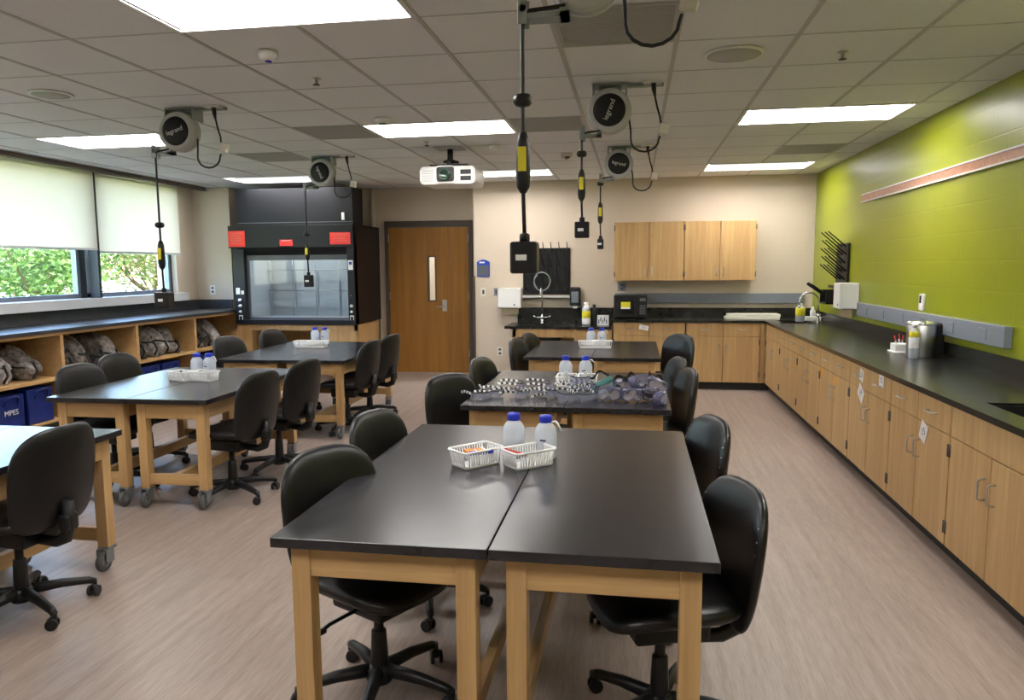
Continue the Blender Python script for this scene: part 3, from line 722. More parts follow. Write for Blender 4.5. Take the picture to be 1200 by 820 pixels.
M().box(-.045, .045, -.025, 0, 0, .135, .01).build('thermostat_body', 'white_plastic', t); M().box(-.02, .02, -.027, -.024, .06, .12, .002).build('screen', 'lens_dark', t)
t = thing('chair_rail', 'long wooden tack rail with pale edges high on the green wall', 'rail', (XR-.002, 4.5, 2.205), -PI/2)
M().box(-3.66, 3.66, -.018, 0, .01, .075, .001, seg=1).build('rail_face', 'rail_wood', t)
m = M(); m.box(-3.66, 3.66, -.024, 0, 0, .011); m.box(-3.66, 3.66, -.024, 0, .074, .085); m.build('rail_edge', 'white_plastic', t)
t = thing('microwave', 'black microwave oven on the back counter under the wall cabinets', 'microwave', (-.045, 9.78, TOPZ))
M().box(-.215, .215, 0, .34, .012, .305, .006).build('oven_body', 'black_plastic', t)
M().box(-.21, .10, -.018, 0, .018, .30, .004).build('oven_door', 'black_plastic', t); M().box(-.17, .05, -.020, -.017, .06, .25).build('door_window', 'lens_dark', t)
M().box(.105, .21, -.014, 0, .018, .30, .003).build('control_panel', 'black_plastic', t); m = M()
for r in range(4):
    for c in range(3): m.box(.122+c*.026, .142+c*.026, -.017, -.013, .06+r*.032, .082+r*.032)
m.box(.122, .196, -.017, -.013, .23, .27); m.build('keypad', 'hood_grey', t)
M().box(-.12, .0, -.0215, -.0195, .15, .22).build('yellow_sticker', 'yellow_label', t); M().box(-.12, .0, -.0215, -.0195, .13, .15).build('white_sticker', 'white_paper', t)
m = M()
for sx in (-.18, .18):
    for sy in (.04, .30): m.cyl((sx, sy, 0), (sx, sy, .014), .015, seg=10)
m.build('foot', 'black_plastic', t)
def bottle(lab, x, y, z, r, h, mat, cap, label=None, grp=None, cat='bottle', name='bottle', band=(.3, .75)):
    t = thing(name, lab, cat, (x, y, z), 0, grp)
    m = M(); m.lathe([(r*.9, 0), (r, .008), (r, h*.72), (r*.85, h*.80), (r*.42, h*.88), (r*.42, h*.92)]); m.build('bottle_body', mat, t)
    m = M(); m.lathe([(r*.5, h*.90), (r*.52, h*.92), (r*.52, h-.004), (r*.45, h)]); m.build('bottle_cap', cap, t)
    if label:
        for (a, b, mt, nmx) in label:
            m = M(); m.lathe([(r*1.012, h*a), (r*1.02, h*a+.001), (r*1.02, h*b-.001), (r*1.012, h*b)]); m.build(nmx, mt, t)
    return t
bottle('tall spray can with yellow and white label right of the low sink', -.625, 9.86, .80, .055, .30, 'brushed_steel', 'white_plastic', [(.05, .30, 'white_paper', 'white_label'), (.32, .62, 'yellow_label', 'yellow_band')])
bottle('black bottle beside the spray can on the low sink counter', -.52, 9.90, .80, .045, .27, 'black_plastic', 'black_plastic')
t = thing('glove_box', 'small white patterned box on the low sink counter by the microwave', 'box', (-.40, 9.86, .80)); M().box(-.075, .075, -.05, .05, 0, .13, .003).build('carton', 'white_paper', t)
m = M()
for k in range(5): m.box(-.06+k*.025, -.048+k*.025, -.052, -.049, .02+(k % 2)*.03, .075+(k % 2)*.03)
m.build('carton_print', 'ink', t)
t = thing('paper_stack', 'flat pale stack of boards lying on the back counter near the corner', 'stack', (1.50, 9.90, TOPZ)); m = M(); m.box(-.33, .33, -.13, .13, 0, .03, .003); m.box(-.30, .34, -.12, .14, .031, .065, .003); m.build('board', 'cream_plastic', t)
# corner and green-wall counter things
bottle('soap bottle with yellow label in the far right corner', 2.00, 9.42, TOPZ, .055, .22, 'bottle_plastic', 'white_plastic', [(.35, .75, 'yellow_label', 'yellow_band')])
t = thing('sponge_caddy', 'small white caddy with a bottle behind the corner faucet', 'caddy', (2.19, 9.62, TOPZ)); m = M(); m.box(-.09, .09, -.06, .06, 0, .05, .006); m.build('caddy_tray', 'white_plastic', t); m = M(); m.lathe([(.03, .045), (.03, .12), (.012, .15), (.012, .17)]); m.build('caddy_bottle', 'white_paper', t)
t = thing('dustpan', 'black dustpan shaped tray hung below the green wall pegs', 'tray', (XR-.002, 8.98, 1.13), -PI/2)
m = M(); m.box(-.14, .14, -.16, 0, 0, .02); m.box(-.14, .14, -.02, 0, 0, .17); m.box(-.14, -.13, -.16, 0, 0, .16); m.box(.13, .14, -.16, 0, 0, .16); m.build('tray_body', 'black_plastic', t); m = M(); m.tube([(-.02, -.16, .12), (-.03, -.27, .20), (-.03, -.33, .235)], [.022, .022, .018], 10); m.build('tray_handle', 'black_plastic', t)
t = thing('steel_canister', 'stainless steel canister on the green wall counter', 'canister', (2.13, 5.93, TOPZ))
m = M(); m.lathe([(.098, 0), (.10, .006), (.10, .245), (.095, .252), (.05, .256)], seg=36); m.build('canister_body', 'brushed_steel', t)
m = M(); m.lathe([(.101, .238), (.103, .244), (.098, .262), (.04, .268), (.001, .268)], seg=36); m.build('canister_lid', 'chrome', t)
M().box(.06, .15, -.045, .045, .0, .25, .02).build('rear_shell', 'black_plastic', t)
bottle('slim bottle with yellow and white label against the steel canister', 2.035, 5.80, TOPZ, .035, .25, 'bottle_plastic', 'brushed_steel', [(.30, .62, 'white_paper', 'white_label'), (.63, .78, 'yellow_label', 'yellow_band')])
t = thing('pen_tray', 'white tray holding red tipped pipettes left of the steel canister', 'tray', (2.07, 6.18, TOPZ)); m = M(); m.box(-.07, .07, -.08, .08, 0, .012, .003); m.box(-.055, .055, -.06, .06, .012, .07, .004); m.build('tray_body', 'white_plastic', t)
for k in range(4):
    m = M(); m.cyl((-.036+.024*k, -.03+.02*(k % 3), .06), (-.052+.034*k, -.035+.02*(k % 3), .10+.012*(k % 2)), .005, seg=8); pp = m.build('pipette', 'white_plastic', t)
    m = M(); m.cyl((-.050+.033*k, -.035+.02*(k % 3), .095+.012*(k % 2)), (-.060+.040*k, -.037+.02*(k % 3), .135+.012*(k % 2)), .007, .004, 8); m.build('pipette_tip', 'red_thing', pp)

# ------------------------------------------------------------------ fume hood
HX0, HX1, HF, HB = -5.57, -3.75, 9.57, 10.62
t = thing('fume_hood', 'big black fume hood with clear sash in the back left corner', 'fume hood', ((HX0+HX1)/2, HF, 0))
hw = (HX1-HX0)/2
m = M(); m.box(-hw+.13, hw, .02, .40, 2.165, 2.66); m.build('upper_enclosure', 'hood_panel', t)
m = M(); m.box(-hw+.13, hw-.0, .016, .021, 2.195, 2.205); m.build('enclosure_seam', 'hood_grey', t)
m = M(); m.box(hw-.15, hw-.11, -.004, .02, 2.22, 2.32, .004); m.build('monitor_switch', 'white_plastic', t)
m = M(); m.box(-hw, hw, 0, .12, 1.86, 2.165, .004); m.prism([(0, 1.86), (.12, 1.86), (.12, 1.74), (.05, 1.80)], -hw+.12, hw-.09, 'X'); m.build('canopy', 'black_steel', t)
m = M(); m.box(-hw, -hw+.02, .12, HB-HF, .81, 2.165); m.box(hw-.02, hw, .05, HB-HF, .81, 2.165); m.box(-hw, hw, .12, HB-HF, 2.145, 2.165); m.box(-hw, hw, HB-HF-.02, HB-HF, .81, 2.165); m.build('side_shell', 'hood_side', t)
for s in (-1, 1):
    a, b = sorted((s*hw, s*(hw-.10)))
    if s < 0: a, b = -hw+.05, -hw+.215
    po = M().box(a, b, .015, .15, .81, 1.87, .006).build('control_post', 'black_steel', t)
    xm = (a+b)/2
    for z, rr in ((1.06, .020), (.98, .016), (1.14, .020) if s < 0 else (1.20, .002)):
        m = M(); m.lathe([(rr, .016), (rr*1.1, .0), (rr*.8, -.022), (.001, -.024)], (xm, 0, z), 16, 'Y'); m.build('valve_knob', 'white_plastic', po)
    M().box(xm-.028, xm+.028, .008, .016, .84, .93, .006).build('handle_ring', 'white_plastic', po)
    M().box(xm-.018, xm+.018, .005, .009, .855, .915, .004).build('ring_center', 'black_plastic', po)
    if s > 0:
        M().box(xm-.035, xm+.035, .010, .0155, 1.55, 1.68).build('rating_card', 'white_paper', po); M().box(xm-.022, xm+.022, .009, .0105, 1.62, 1.66).build('card_print', 'ink_blue', po)
    else:
        M().box(xm-.055, xm+.0, .010, .0155, 1.22, 1.31).build('rating_card', 'white_paper', po); M().box(xm+.02, xm+.06, .010, .0155, 1.22, 1.27).build('small_card', 'cream_plastic', po)
m = M(); m.box(-hw+.05, hw, .0, .16, .80, .865, .006); m.build('sill_airfoil', 'black_steel', t)
sx0, sx1, sz0, sz1 = -hw+.215, hw-.10, .865, 1.70
m = M(); m.box(sx0, sx1, .09, .11, sz1-.012, sz1+.06); m.box(sx0, sx0+.02, .09, .11, sz0, sz1); m.box(sx1-.02, sx1, .09, .11, sz0, sz1); m.box(sx0, sx1, .09, .11, sz0, sz0+.03); m.build('sash_frame', 'hood_grey', t)
M().box(sx0+.02, sx1-.02, .097, .103, sz0+.03, sz1-.012).build('sash_glass', 'sash_glass', t)
M().box(sx0+.02, sx1-.02, .088, .094, sz0+.028, sz0+.052).build('sash_pull', 'brushed_steel', t)
m = M(); m.box(-hw+.03, hw-.03, .8, .82, .86, 2.1); m.box(-hw+.03, -hw+.22, .16, .8, .86, 2.1); m.box(hw-.12, hw-.03, .16, .8, .86, 2.1); m.box(-hw+.03, hw-.03, .12, .82, 2.06, 2.1); m.box(-hw+.03, hw-.03, .16, .8, .845, .862)
for k in range(4): m.box(sx0+.06+k*.35, sx0+.38+k*.35, .77, .79, 1.0, 1.52)
m.build('hood_liner', 'hood_liner', t)
m = M()
for k in range(5): m.cyl((sx0+.04+k*.36, .66, .87), (sx0+.04+k*.36, .66, 2.0), .008, seg=8)
for z in (1.25, 1.55): m.cyl((sx0, .66, z), (sx1, .66, z), .008, seg=8)
m.build('lattice_rod', 'brushed_steel', t)
m = M(); m.box(-.45, .45, .30, .40, 2.03, 2.055); m.build('hood_lamp', 'hood_lamp', t)
def sign(lab, x, z, w, h, lines):
    s = thing('warning_sign', lab, 'sign', (x, HF-.002, z), 0, 'red signs on the fume hood')
    M().box(-w/2, w/2, -.002, 0, -h/2, h/2).build('sign_plate', 'red_sign', s)
    m = M()
    for k in range(lines):
        z1 = h*.38-k*h*.76/max(1, lines); m.box(-w*.36+(k % 2)*.01, w*.36-(k*7 % 3)*.015, -.0028, -.0018, z1-.006, z1)
    m.build('sign_lettering', 'white_paper' if lines < 3 else 'rail_wood', s)
sign('tall red warning sign at the left end of the fume hood canopy', -5.44, 1.985, .245, .215, 7)
sign('small red sign in the middle of the fume hood canopy', -4.71, 1.925, .19, .085, 1)
sign('wide red warning sign at the right end of the fume hood canopy', -3.93, 1.975, .29, .16, 4)
t = thing('hood_base_cabinet', 'maple base cabinet with knee opening under the fume hood', 'cabinet', ((HX0+HX1)/2, HF+.05, 0))
m = M(); m.box(-hw, -hw+.04, 0, .95, 0, .795); m.box(hw-.04, hw, 0, .95, 0, .795); m.box(-hw, hw, 0, .04, .715, .795); m.box(-hw, hw, .90, .95, 0, .795); m.build('cabinet_frame', 'wood_vertical', t)
M().box(hw-.42, hw-.04, .01, .9, .09, .715).build('cabinet_body', 'wood_vertical', t); M().box(hw-.42, hw-.04, -.008, .01, .10, .71, .002).build('door', 'wood_vertical', t)
M().box(-hw+.04, -hw+.26, .01, .9, .09, .715).build('side_panel', 'wood_vertical', t)

# ------------------------------------------------------------------ window-side cubbies
CX0, CXF, CT = XL, -5.60, .965
bays = [(4.20, 5.33), (5.33, 6.465), (6.465, 7.595), (7.595, 8.735), (8.735, 9.865)]
cl = ['open maple cubby unit under the window, left of the photo edge', 'open maple cubby unit at the left edge, holding two bundles', 'open maple cubby unit under the window, second from the left edge', 'open maple cubby unit under the far window, second from the fume hood', 'open maple cubby unit next to the fume hood']
c0 = None
for (y0, y1), lab in zip(bays, cl):
    loc = (CXF, (y0+y1)/2, 0); h = (y1-y0)/2
    if c0 is None:
        c0 = t = thing('cubby_shelf', lab, 'shelf unit', loc, 0, 'open cubby units under the windows')
        m = M(); m.box(CX0-CXF+.01, .0, -h, -h+.018, .09, CT); m.box(CX0-CXF+.01, .0, h-.018, h, .09, CT); m.box(CX0-CXF+.01, 0, -h, h, .09, .11); m.box(CX0-CXF+.01, 0, -h, h, CT-.03, CT); m.box(CX0-CXF+.005, CX0-CXF+.02, -h, h, .09, CT); m.build('carcass', 'wood_deep', t)
        M().box(CX0-CXF+.02, -.002, -h+.018, h-.018, .495, .522).build('shelf', 'wood_deep', t); M().box(-.075, -.06, -h, h, 0, .09).build('toe_kick', 'dark_toe', t)
    else: dup(c0, loc, 0, lab)
t = thing('filler_panel', 'narrow maple end panel between the cubbies and the fume hood', 'panel', (CXF, 9.93, 0)); M().box(-.70, 0, -.06, .065, .0, CT).build('panel_face', 'wood_vertical', t)
m = M(); m.box(XL+.002, -5.575, 3.8, 9.998, CT, 1.0, .003); m.box(XL+.002, XL+.025, 3.8, 9.998, 1.0, 1.13); m.box(XL+.02, -5.79, 9.978, 9.998, 1.0, 1.13)
tag(m.build('countertop', 'window_counter'), 'long black countertop on the cubbies under the windows', 'countertop')
def bundle(lab, x, y, z, sx, sy, sz, lean, mt, seed, rz=0):
    t = thing('cloth_bundle', lab, 'bundle', (x, y, z), rz, 'bundled bags in the window cubbies')
    q = random.Random(seed); m = M(); m.sm = True
    r = bmesh.ops.create_uvsphere(m.bm, u_segments=28, v_segments=18, radius=1)
    ph = [q.uniform(0, 6.28) for _ in range(8)]
    for v in r['verts']:
        p = v.co.copy()
        f = 1+.09*math.sin(5*p.z+ph[0]+2*p.x)+.08*math.sin(7*p.y+ph[1]+3*p.z)+.05*math.sin(13*p.x+ph[2]+9*p.z)+.035*math.sin(19*p.z+ph[3]+11*p.y)
        n = 3.0; k = (abs(p.x)**n+abs(p.y)**n+abs(p.z)**n)**(-1/n)
        p = p*(k*.75+.25)*f
        zz = (p.z+1)/2
        v.co = Vector((p.x*sx*(1.1-.35*zz)-lean*zz, p.y*sy*(1.08-.28*zz)+.02*math.sin(ph[4]+3*zz), max(0, zz)*sz))
    for f in m.bm.faces: f.smooth = True
    o = m.build('bundle_body', mt, t)
    m = M(); zz = q.uniform(.35, .6); pts = []
    for k in range(26):
        a = 2*PI*k/26; c, s = math.cos(a), math.sin(a); kk = (abs(c)**3+abs(s)**3)**(-1/3)
        pts.append((c*kk*sx*(1.12-.35*zz)*1.02-lean*zz, s*kk*sy*(1.1-.28*zz)*1.0, zz*sz+.03*math.sin(a+ph[5])))
    m.tube(pts, .011, 6, True)
    m.tube([(sx*.85-lean*.1, -sy*.2, .02), (sx*1.18-lean*.3, 0, sz*.25), (sx*1.0-lean*.5, sy*.15, sz*.5)], .012, 6); m.build('bundle_strap', 'bag_strap', t)
    return t
bl = [(5.86, .12, .155, .36, 'bag_pale', 'grey-brown cloth bundle on the shelf at the left photo edge, left of its pair'),
      (6.20, .13, .15, .33, 'bag_taupe', 'grey-brown cloth bundle on the shelf at the left photo edge, right of its pair'),
      (6.66, .12, .12, .34, 'bag_dark', 'dark cloth bundle leftmost in the second cubby, behind the chair backs'),
      (6.90, .11, .12, .38, 'bag_taupe', 'brown cloth bundle second from left in the second cubby'),
      (7.13, .12, .12, .37, 'bag_dark', 'dark cloth bundle third from left in the second cubby'),
      (7.36, .12, .12, .33, 'bag_pale', 'pale cloth bundle rightmost in the second cubby'),
      (7.79, .12, .12, .36, 'bag_dark', 'dark cloth bundle leftmost in the third cubby'),
      (8.02, .11, .11, .38, 'bag_taupe', 'brown cloth bundle second from left in the third cubby'),
      (8.24, .12, .11, .36, 'bag_pale', 'pale cloth bundle third from left in the third cubby'),
      (8.46, .12, .11, .33, 'bag_taupe', 'grey-brown cloth bundle rightmost in the third cubby'),
      (8.93, .12, .12, .36, 'bag_taupe', 'brown cloth bundle left in the cubby next to the fume hood'),
      (9.17, .12, .12, .34, 'bag_dark', 'dark cloth bundle middle in the cubby next to the fume hood'),
      (9.43, .12, .12, .36, 'bag_pale', 'pale cloth bundle right in the cubby next to the fume hood')]
for i, (y, a, b, h, mt, lab) in enumerate(bl): bundle(lab, -5.82, y, .523, .17, b*.9, h, .14, mt, 20+i, 0)
def tote(lab, y, w, h, txt=False):
    t = thing('storage_tote', lab, 'tote', (-5.80, y, .11), 0, 'blue totes in the window cubbies')
    m = M(); m.prism([(-w/2, 0), (w/2, 0), (w/2*1.04, h), (-w/2*1.04, h)], -.16, .16, 'X', .012); o = m.build('tote_body', 'bin_blue', t)
    m = M(); m.tube([(.165, -w*.25, h*.72), (.19, -w*.22, h*.92), (.195, 0, h*.98), (.19, w*.22, h*.92), (.165, w*.25, h*.72)], .010, 6); m.build('tote_handle', 'bin_blue', t)
    if txt: text_obj('MPES', .07, 'tote_lettering', 'white_paper', t, (.162, 0, h*.5), (PI/2, 0, PI/2), .001)
for y, w, h, txt, lab in ((5.84, .30, .32, True, 'blue tote with white lettering under the shelf at the left photo edge'), (6.19, .30, .34, False, 'plain blue tote right of the lettered one under the shelf'),
                          (7.86, .32, .33, False, 'blue tote left under the third cubby shelf'), (8.25, .34, .33, False, 'blue tote right under the third cubby shelf'),
                          (8.98, .34, .34, False, 'blue tote left under the shelf next to the fume hood'), (9.40, .36, .34, False, 'blue tote right under the shelf next to the fume hood')):
    tote(lab, y, w, h, txt)

# ------------------------------------------------------------------ lab tables
def caster_mesh(m, x, y, big=1.0):
    m.mat(0); m.box(x-.032, x+.032, y-.032, y+.032, .118, .130, .002); m.box(x-.030, x-.024, y-.045, y+.012, .045, .12); m.box(x+.024, x+.030, y-.045, y+.012, .045, .12)
    m.cyl((x-.034, y-.03, .052), (x+.034, y-.03, .052), .008, seg=10); m.box(x-.02, x+.02, y+.01, y+.05, .105, .118, .003)
    m.mat(1); m.lathe([(.03, -.014), (.048, -.014), (.052, -.009), (.052, .009), (.048, .014), (.03, .014)], (x, y-.03, .052), 22, 'X'); m.mat(0)
    m.lathe([(.001, -.016), (.03, -.015), (.03, .015), (.001, .016)], (x, y-.03, .052), 16, 'X')
def lab_table(lab, w, L, h, loc, rz=0, inner=0):
    t = thing('lab_table', lab, 'table', loc, rz, 'maple lab tables with black tops')
    tk = .032; lw = .062; ins = .045
    o = M().box(-w/2, w/2, -L/2, L/2, h-tk, h, .003).build('tabletop', 'black_epoxy', t)
    X, Y = w/2-ins, L/2-ins
    for s in (-1, 1):
        M().box(*sorted((s*X, s*(X-.022))), -Y+lw, Y-lw, h-tk-.105, h-tk).build('apron', 'wood_deep', t)
        M().box(-X+lw, X-lw, *sorted((s*(Y-.006), s*(Y-.028))), h-tk-.105, h-tk).build('apron', 'wood_across', t)
        M().box(-X+lw, X-lw, *sorted((s*(Y-.015), s*(Y-.045))), *((.132, .185) if inner else (.155, .225))).build('end_stretcher', 'wood_across', t)
    if inner: M().box(*sorted((inner*(X-.012), inner*(X-.046))), -Y+lw, Y-lw, .15, .215).build('side_stretcher', 'wood_deep', t)
    else: M().box(-.022, .022, -Y+.045, Y-.045, .155, .225).build('center_stretcher', 'wood_deep', t)
    for sx in (-1, 1):
        for sy in (-1, 1):
            x0, x1 = sorted((sx*X, sx*(X-lw))); y0, y1 = sorted((sy*Y, sy*(Y-lw)))
            g = M().box(x0, x1, y0, y1, .130, h-tk, .003).build('leg', 'wood_vertical', t)
            m = M(); caster_mesh(m, (x0+x1)/2, (y0+y1)/2); m.build('caster', ['caster_grey', 'tyre_grey'], g)
    return t
pairs = [  # x0, xs, x1, y0, y1, h, rz, names
    (-1.095, -.413, .249, 2.03, 3.69, .76, 0, 'the table nearest the camera'),
    (-1.02, -.395, .221, 4.235, 5.72, .76, 0, 'the table covered with goggles'),
    (-.995, -.372, .245, 6.62, 8.12, .76, 0, 'the farthest right table by the back wall'),
    (-3.90, -3.30, -2.66, 1.90, 3.44, .74, 0, 'the table at the left photo edge'),
    (-3.86, -3.29, -2.72, 4.26, 5.74, .74, D(1.5), 'the middle left table'),
    (-3.86, -3.24, -2.62, 6.28, 7.95, .74, D(2), 'the far left table by the fume hood')]
for x0, xs, x1, y0, y1, h, rz, nmx in pairs:
    lab_table('black-topped lab table, window side half of ' + nmx, xs-x0-.003, y1-y0, h, ((x0+xs)/2, (y0+y1)/2, 0), rz, 1 if x0 > -2 else 0)
    lab_table('black-topped lab table, green wall side half of ' + nmx, x1-xs-.003, y1-y0, h, ((xs+x1)/2, (y0+y1)/2+math.sin(rz)*.6, 0), rz, -1 if x0 > -2 else 0)

# baskets and wash bottles ------------------------------------------------------
def basket(lab, loc, rz, content=None):
    t = thing('basket', lab, 'basket', loc, rz, 'small white baskets on the lab tables')
    w, l, h = .135, .20, .068; m = M()
    m.prism(rr_poly(w-.025, l-.025, .012, 3), 0, .004)
    def ring(z, k, r):
        m.tube([(x*k, y*k, z) for x, y in rr_poly(w-.012, l-.012, .016, 4)], r, 6, True)
    ring(h, 1.06, .0055); ring(.008, .93, .004)
    N = 13
    for s in (-1, 1):
        for i in range(N):
            f = -.5+(i+.5)/N
            y = f*(l-.03); m.tube([(s*(w/2-.006)*.93, y*.95, .006), (s*(w/2-.006)*1.05, y, h)], .0032, 4)
        for i in range(8):
            f = -.5+(i+.5)/8; x = f*(w-.03); m.tube([(x*.95, s*(l/2-.006)*.93, .006), (x, s*(l/2-.006)*1.05, h)], .0032, 4)
    m.build('basket_lattice', 'basket_white', t)
    return t
def wash_bottle(lab, loc, rz):
    t = thing('wash_bottle', lab, 'bottle', loc, rz, 'white bottles with blue caps on the lab tables')
    m = M(); m.lathe([(.043, 0), (.047, .006), (.047, .115), (.044, .135), (.032, .155), (.022, .162), (.022, .172)], seg=28); m.build('bottle_body', 'bottle_plastic', t)
    m = M(); m.lathe([(.027, .165), (.028, .168), (.028, .19), (.025, .196), (.001, .197)], seg=24); m.build('bottle_cap', 'blue_cap', t)
    m = M(); m.tube([(.022, 0, .165), (.045, 0, .170), (.060, 0, .15), (.068, 0, .128)], [.006, .005, .004, .003], 8); m.build('spout', 'white_plastic', t)
    m = M(); m.box(-.012, .014, -.0487, -.0465, .085, .093); m.build('printed_mark', 'ink', t)
    m = M(); m.lathe([(.0445, .004), (.0455, .006), (.0455, .075), (.044, .076)], seg=24); m.build('liquid', 'white_plastic', t)
    t.scale = (1, 1, .94)
    return t
sets = [(0, (-.645, 2.955), (-.425, 2.97), (-.512, 3.13), (-.368, 3.10), .76, 'nearest table', D(-42), D(-48)),
        (1, (-.455, 5.05), (-.31, 5.06), (-.475, 5.22), (-.335, 5.23), .76, 'goggle table', 0, 0),
        (2, (-.445, 7.42), (-.31, 7.44), (-.435, 7.66), (-.325, 7.67), .76, 'farthest right table', D(90), D(90)),
        (3, (-3.37, 5.05), (-3.20, 5.07), (-3.37, 5.25), (-3.27, 5.26), .74, 'middle left table', D(70), D(80)),
        (4, (-3.46, 7.35), (-3.31, 7.36), (-3.50, 7.72), (-3.39, 7.73), .74, 'far left table', D(90), D(90))]
bp = wp = None
for k, b1, b2, w1, w2, z, nmx, r1, r2 in sets:
    for s, (p, r) in (('left', (b1, r1)), ('right', (b2, r2))):
        lab = 'white slotted basket on the %s, %s one' % (nmx, s)
        if k == 0: lab = 'white slotted basket with orange and blue items on the nearest table' if s == 'left' else 'white slotted basket with a red stick on the nearest table'
        bp = basket(lab, (p[0], p[1], z), r) if bp is None else dup(bp, (p[0], p[1], z), r, lab) and bp
    for s, p in (('left', w1), ('right', w2)):
        lab = 'white bottle with blue cap on the %s, %s one' % (nmx, s)
        r = D(-10) if s == 'right' else D(100)
        wp = wash_bottle(lab, (p[0], p[1], z), r) if wp is None else dup(wp, (p[0], p[1], z), r, lab) and wp
t = thing('eraser_pack', 'orange and white packet lying in the left basket on the nearest table', 'packet', (-.65, 2.955, .795), D(30)); M().box(-.045, .045, -.025, .025, 0, .022, .003, Matrix.Rotation(-.15, 3, 'Y')).build('packet_sleeve', 'white_paper', t); M().box(-.043, .0, -.027, .026, .012, .026, .002).build('packet_face', 'orange_thing', t); M().box(.008, .04, -.026, .026, .013, .027, .002).build('packet_face', 'orange_thing', t)
t = thing('marker', 'blue marker lying in the left basket on the nearest table', 'marker', (-.615, 2.92, .815), D(20)); m = M(); m.cyl((-.05, 0, 0), (.05, 0, .006), .009, seg=12); m.build('marker_barrel', 'blue_cap', t)
t = thing('red_pencil', 'red stick across the front of the right basket on the nearest table', 'stick', (-.475, 2.925, .822), D(-42)); m = M(); m.cyl((-.075, 0, 0), (.065, 0, 0), .007, seg=8); m.build('stick_shaft', 'red_thing', t)

# goggles and striped glasses ---------------------------------------------------
def arc_pts(r, a0, a1, n): return [(r*math.cos(a0+(a1-a0)*i/n), r*math.sin(a0+(a1-a0)*i/n)) for i in range(n+1)]
def glasses(lab):
    t = thing('safety_glasses', lab, 'glasses', (0, 0, 0), 0, 'striped safety glasses on the goggle table')
    # wraparound lens opening towards +Y, temples running back along +Y
    m = M(); P = arc_pts(.075, PI*1.08, PI*1.92, 12); h = .042
    for (x0, y0), (x1, y1) in zip(P, P[1:]):
        m.box(min(x0, x1)-.0005, max(x0, x1)+.0005, (y0+y1)/2-.003, (y0+y1)/2+.003, .004, h)
    m.build('lens', 'clear_lens', t)
    m = M(); m.tube([(x, y, h) for x, y in P], .0045, 6); m.build('brow_bar', 'stripe_black', t)
    for s in (-1, 1):
        m = M(); N = 7
        for i in range(N):
            m.mi = i % 2; a, b = i/N, (i+1)/N
            y0, y1 = -.02+.13*a, -.02+.13*b; z = .036-(.014*max(0, a-.6)/.4)
            m.box(s*.070-.004, s*.070+.004, y0, y1, z-.007, z+.007)
        m.build('temple', ['stripe_white', 'stripe_black'], t)
    return t
g0 = None
gl = [(-.955, 4.50, .0, 40, 'leftmost striped glasses on the goggle table, by the table corner'), (-.885, 4.56, .0, 75, 'striped glasses second from left on the goggle table, angled'),
      (-.905, 4.63, .0, 20, 'striped glasses behind the two leftmost on the goggle table'),
      (-.765, 4.53, .0, 120, 'striped glasses at the front of the second cluster on the goggle table'), (-.72, 4.59, .0, 60, 'striped glasses at the back of the second cluster on the goggle table'), (-.745, 4.56, .047, 95, 'striped glasses on top of the second cluster on the goggle table'),
      (-.60, 4.54, .0, 140, 'striped glasses at the front of the third cluster on the goggle table'), (-.54, 4.60, .0, 70, 'striped glasses at the back of the third cluster on the goggle table'), (-.57, 4.57, .047, 100, 'striped glasses on top of the third cluster on the goggle table'),
      (-.405, 4.50, .0, 5, 'striped glasses at the front left of the heap before the baskets'), (-.30, 4.51, .0, 30, 'striped glasses at the front right of the heap before the baskets'), (-.40, 4.64, .0, 100, 'striped glasses at the back left of the heap before the baskets'), (-.29, 4.65, .0, 60, 'striped glasses at the back right of the heap before the baskets'),
      (-.36, 4.54, .047, 150, 'striped glasses on the left top of the heap before the baskets'), (-.30, 4.58, .047, 80, 'striped glasses on the right top of the heap before the baskets'), (-.335, 4.57, .094, 20, 'topmost striped glasses of the heap before the baskets')]
for x, y, dz, a, lab in gl:
    if g0 is None: g0 = glasses(lab); g0.location = (x, y, .76); g0.rotation_euler = (0, 0, D(a))
    else:
        o = dup(g0, (x, y, .76+dz), D(a), lab)
        rx = R.uniform(.0, .22) if not dz else R.uniform(.1, .4); o.rotation_euler = (rx, R.uniform(-.12, .12), D(a)); o.location.z += .07*math.sin(rx)+.006; o.scale = (.88, .88, .88)
def goggles(lab, bodymat):
    t = thing('safety_goggles', lab, 'goggles', (0, 0, 0), 0, 'strapped safety goggles on the goggle table')
    m = M(); n = 20; rings = []
    def face(k, r, z):
        # oval of the goggle cup bent around the face
        a = 2*PI*k/n; c, s = math.cos(a), math.sin(a)
        x = .085*r*math.copysign(abs(c)**.7, c); zz = .045*r*math.copysign(abs(s)**.8, s); y = z+.9*(x*x)/.085*.55
        nose = .02*max(0, 1-abs(x)/.03) if s < 0 else 0
        return (x, y, .047+zz+nose)
    for r, dpt in ((.80, 0), (.92, .004), (1.0, .018), (1.0, .045), (.94, .052), (.90, .050), (.92, .022), (.80, .006)):
        rings.append([m.bm.verts.new(face(k, r, dpt-.03)) for k in range(n)])
    for A, B in zip(rings, rings[1:]+rings[:1]):
        for k in range(n):
            f = m.bm.faces.new((A[k], A[(k+1) % n], B[(k+1) % n], B[k])); f.smooth = True
    m.build('goggle_frame', bodymat, t)
    m = M(); c = m.bm.verts.new(face(0, 0, -.028)); V = [m.bm.verts.new(face(k, .82, -.027)) for k in range(n)]
    for k in range(n): m.bm.faces.new((c, V[k], V[(k+1) % n]))
    m.build('goggle_lens', 'clear_lens', t)
    m = M(); up = [(x, .055+y, .055+.02*math.sin(5*x/.08)) for x, y in arc_pts(.088, 0, PI, 14)]
    for (p, q) in zip(up, up[1:]):
        a = Vector(p); b = Vector(q); u = Vector((0, 0, .011)); m.quad(a-u, b-u, b+u, a+u)
    m.build('strap', 'stripe_black', t)
    return t
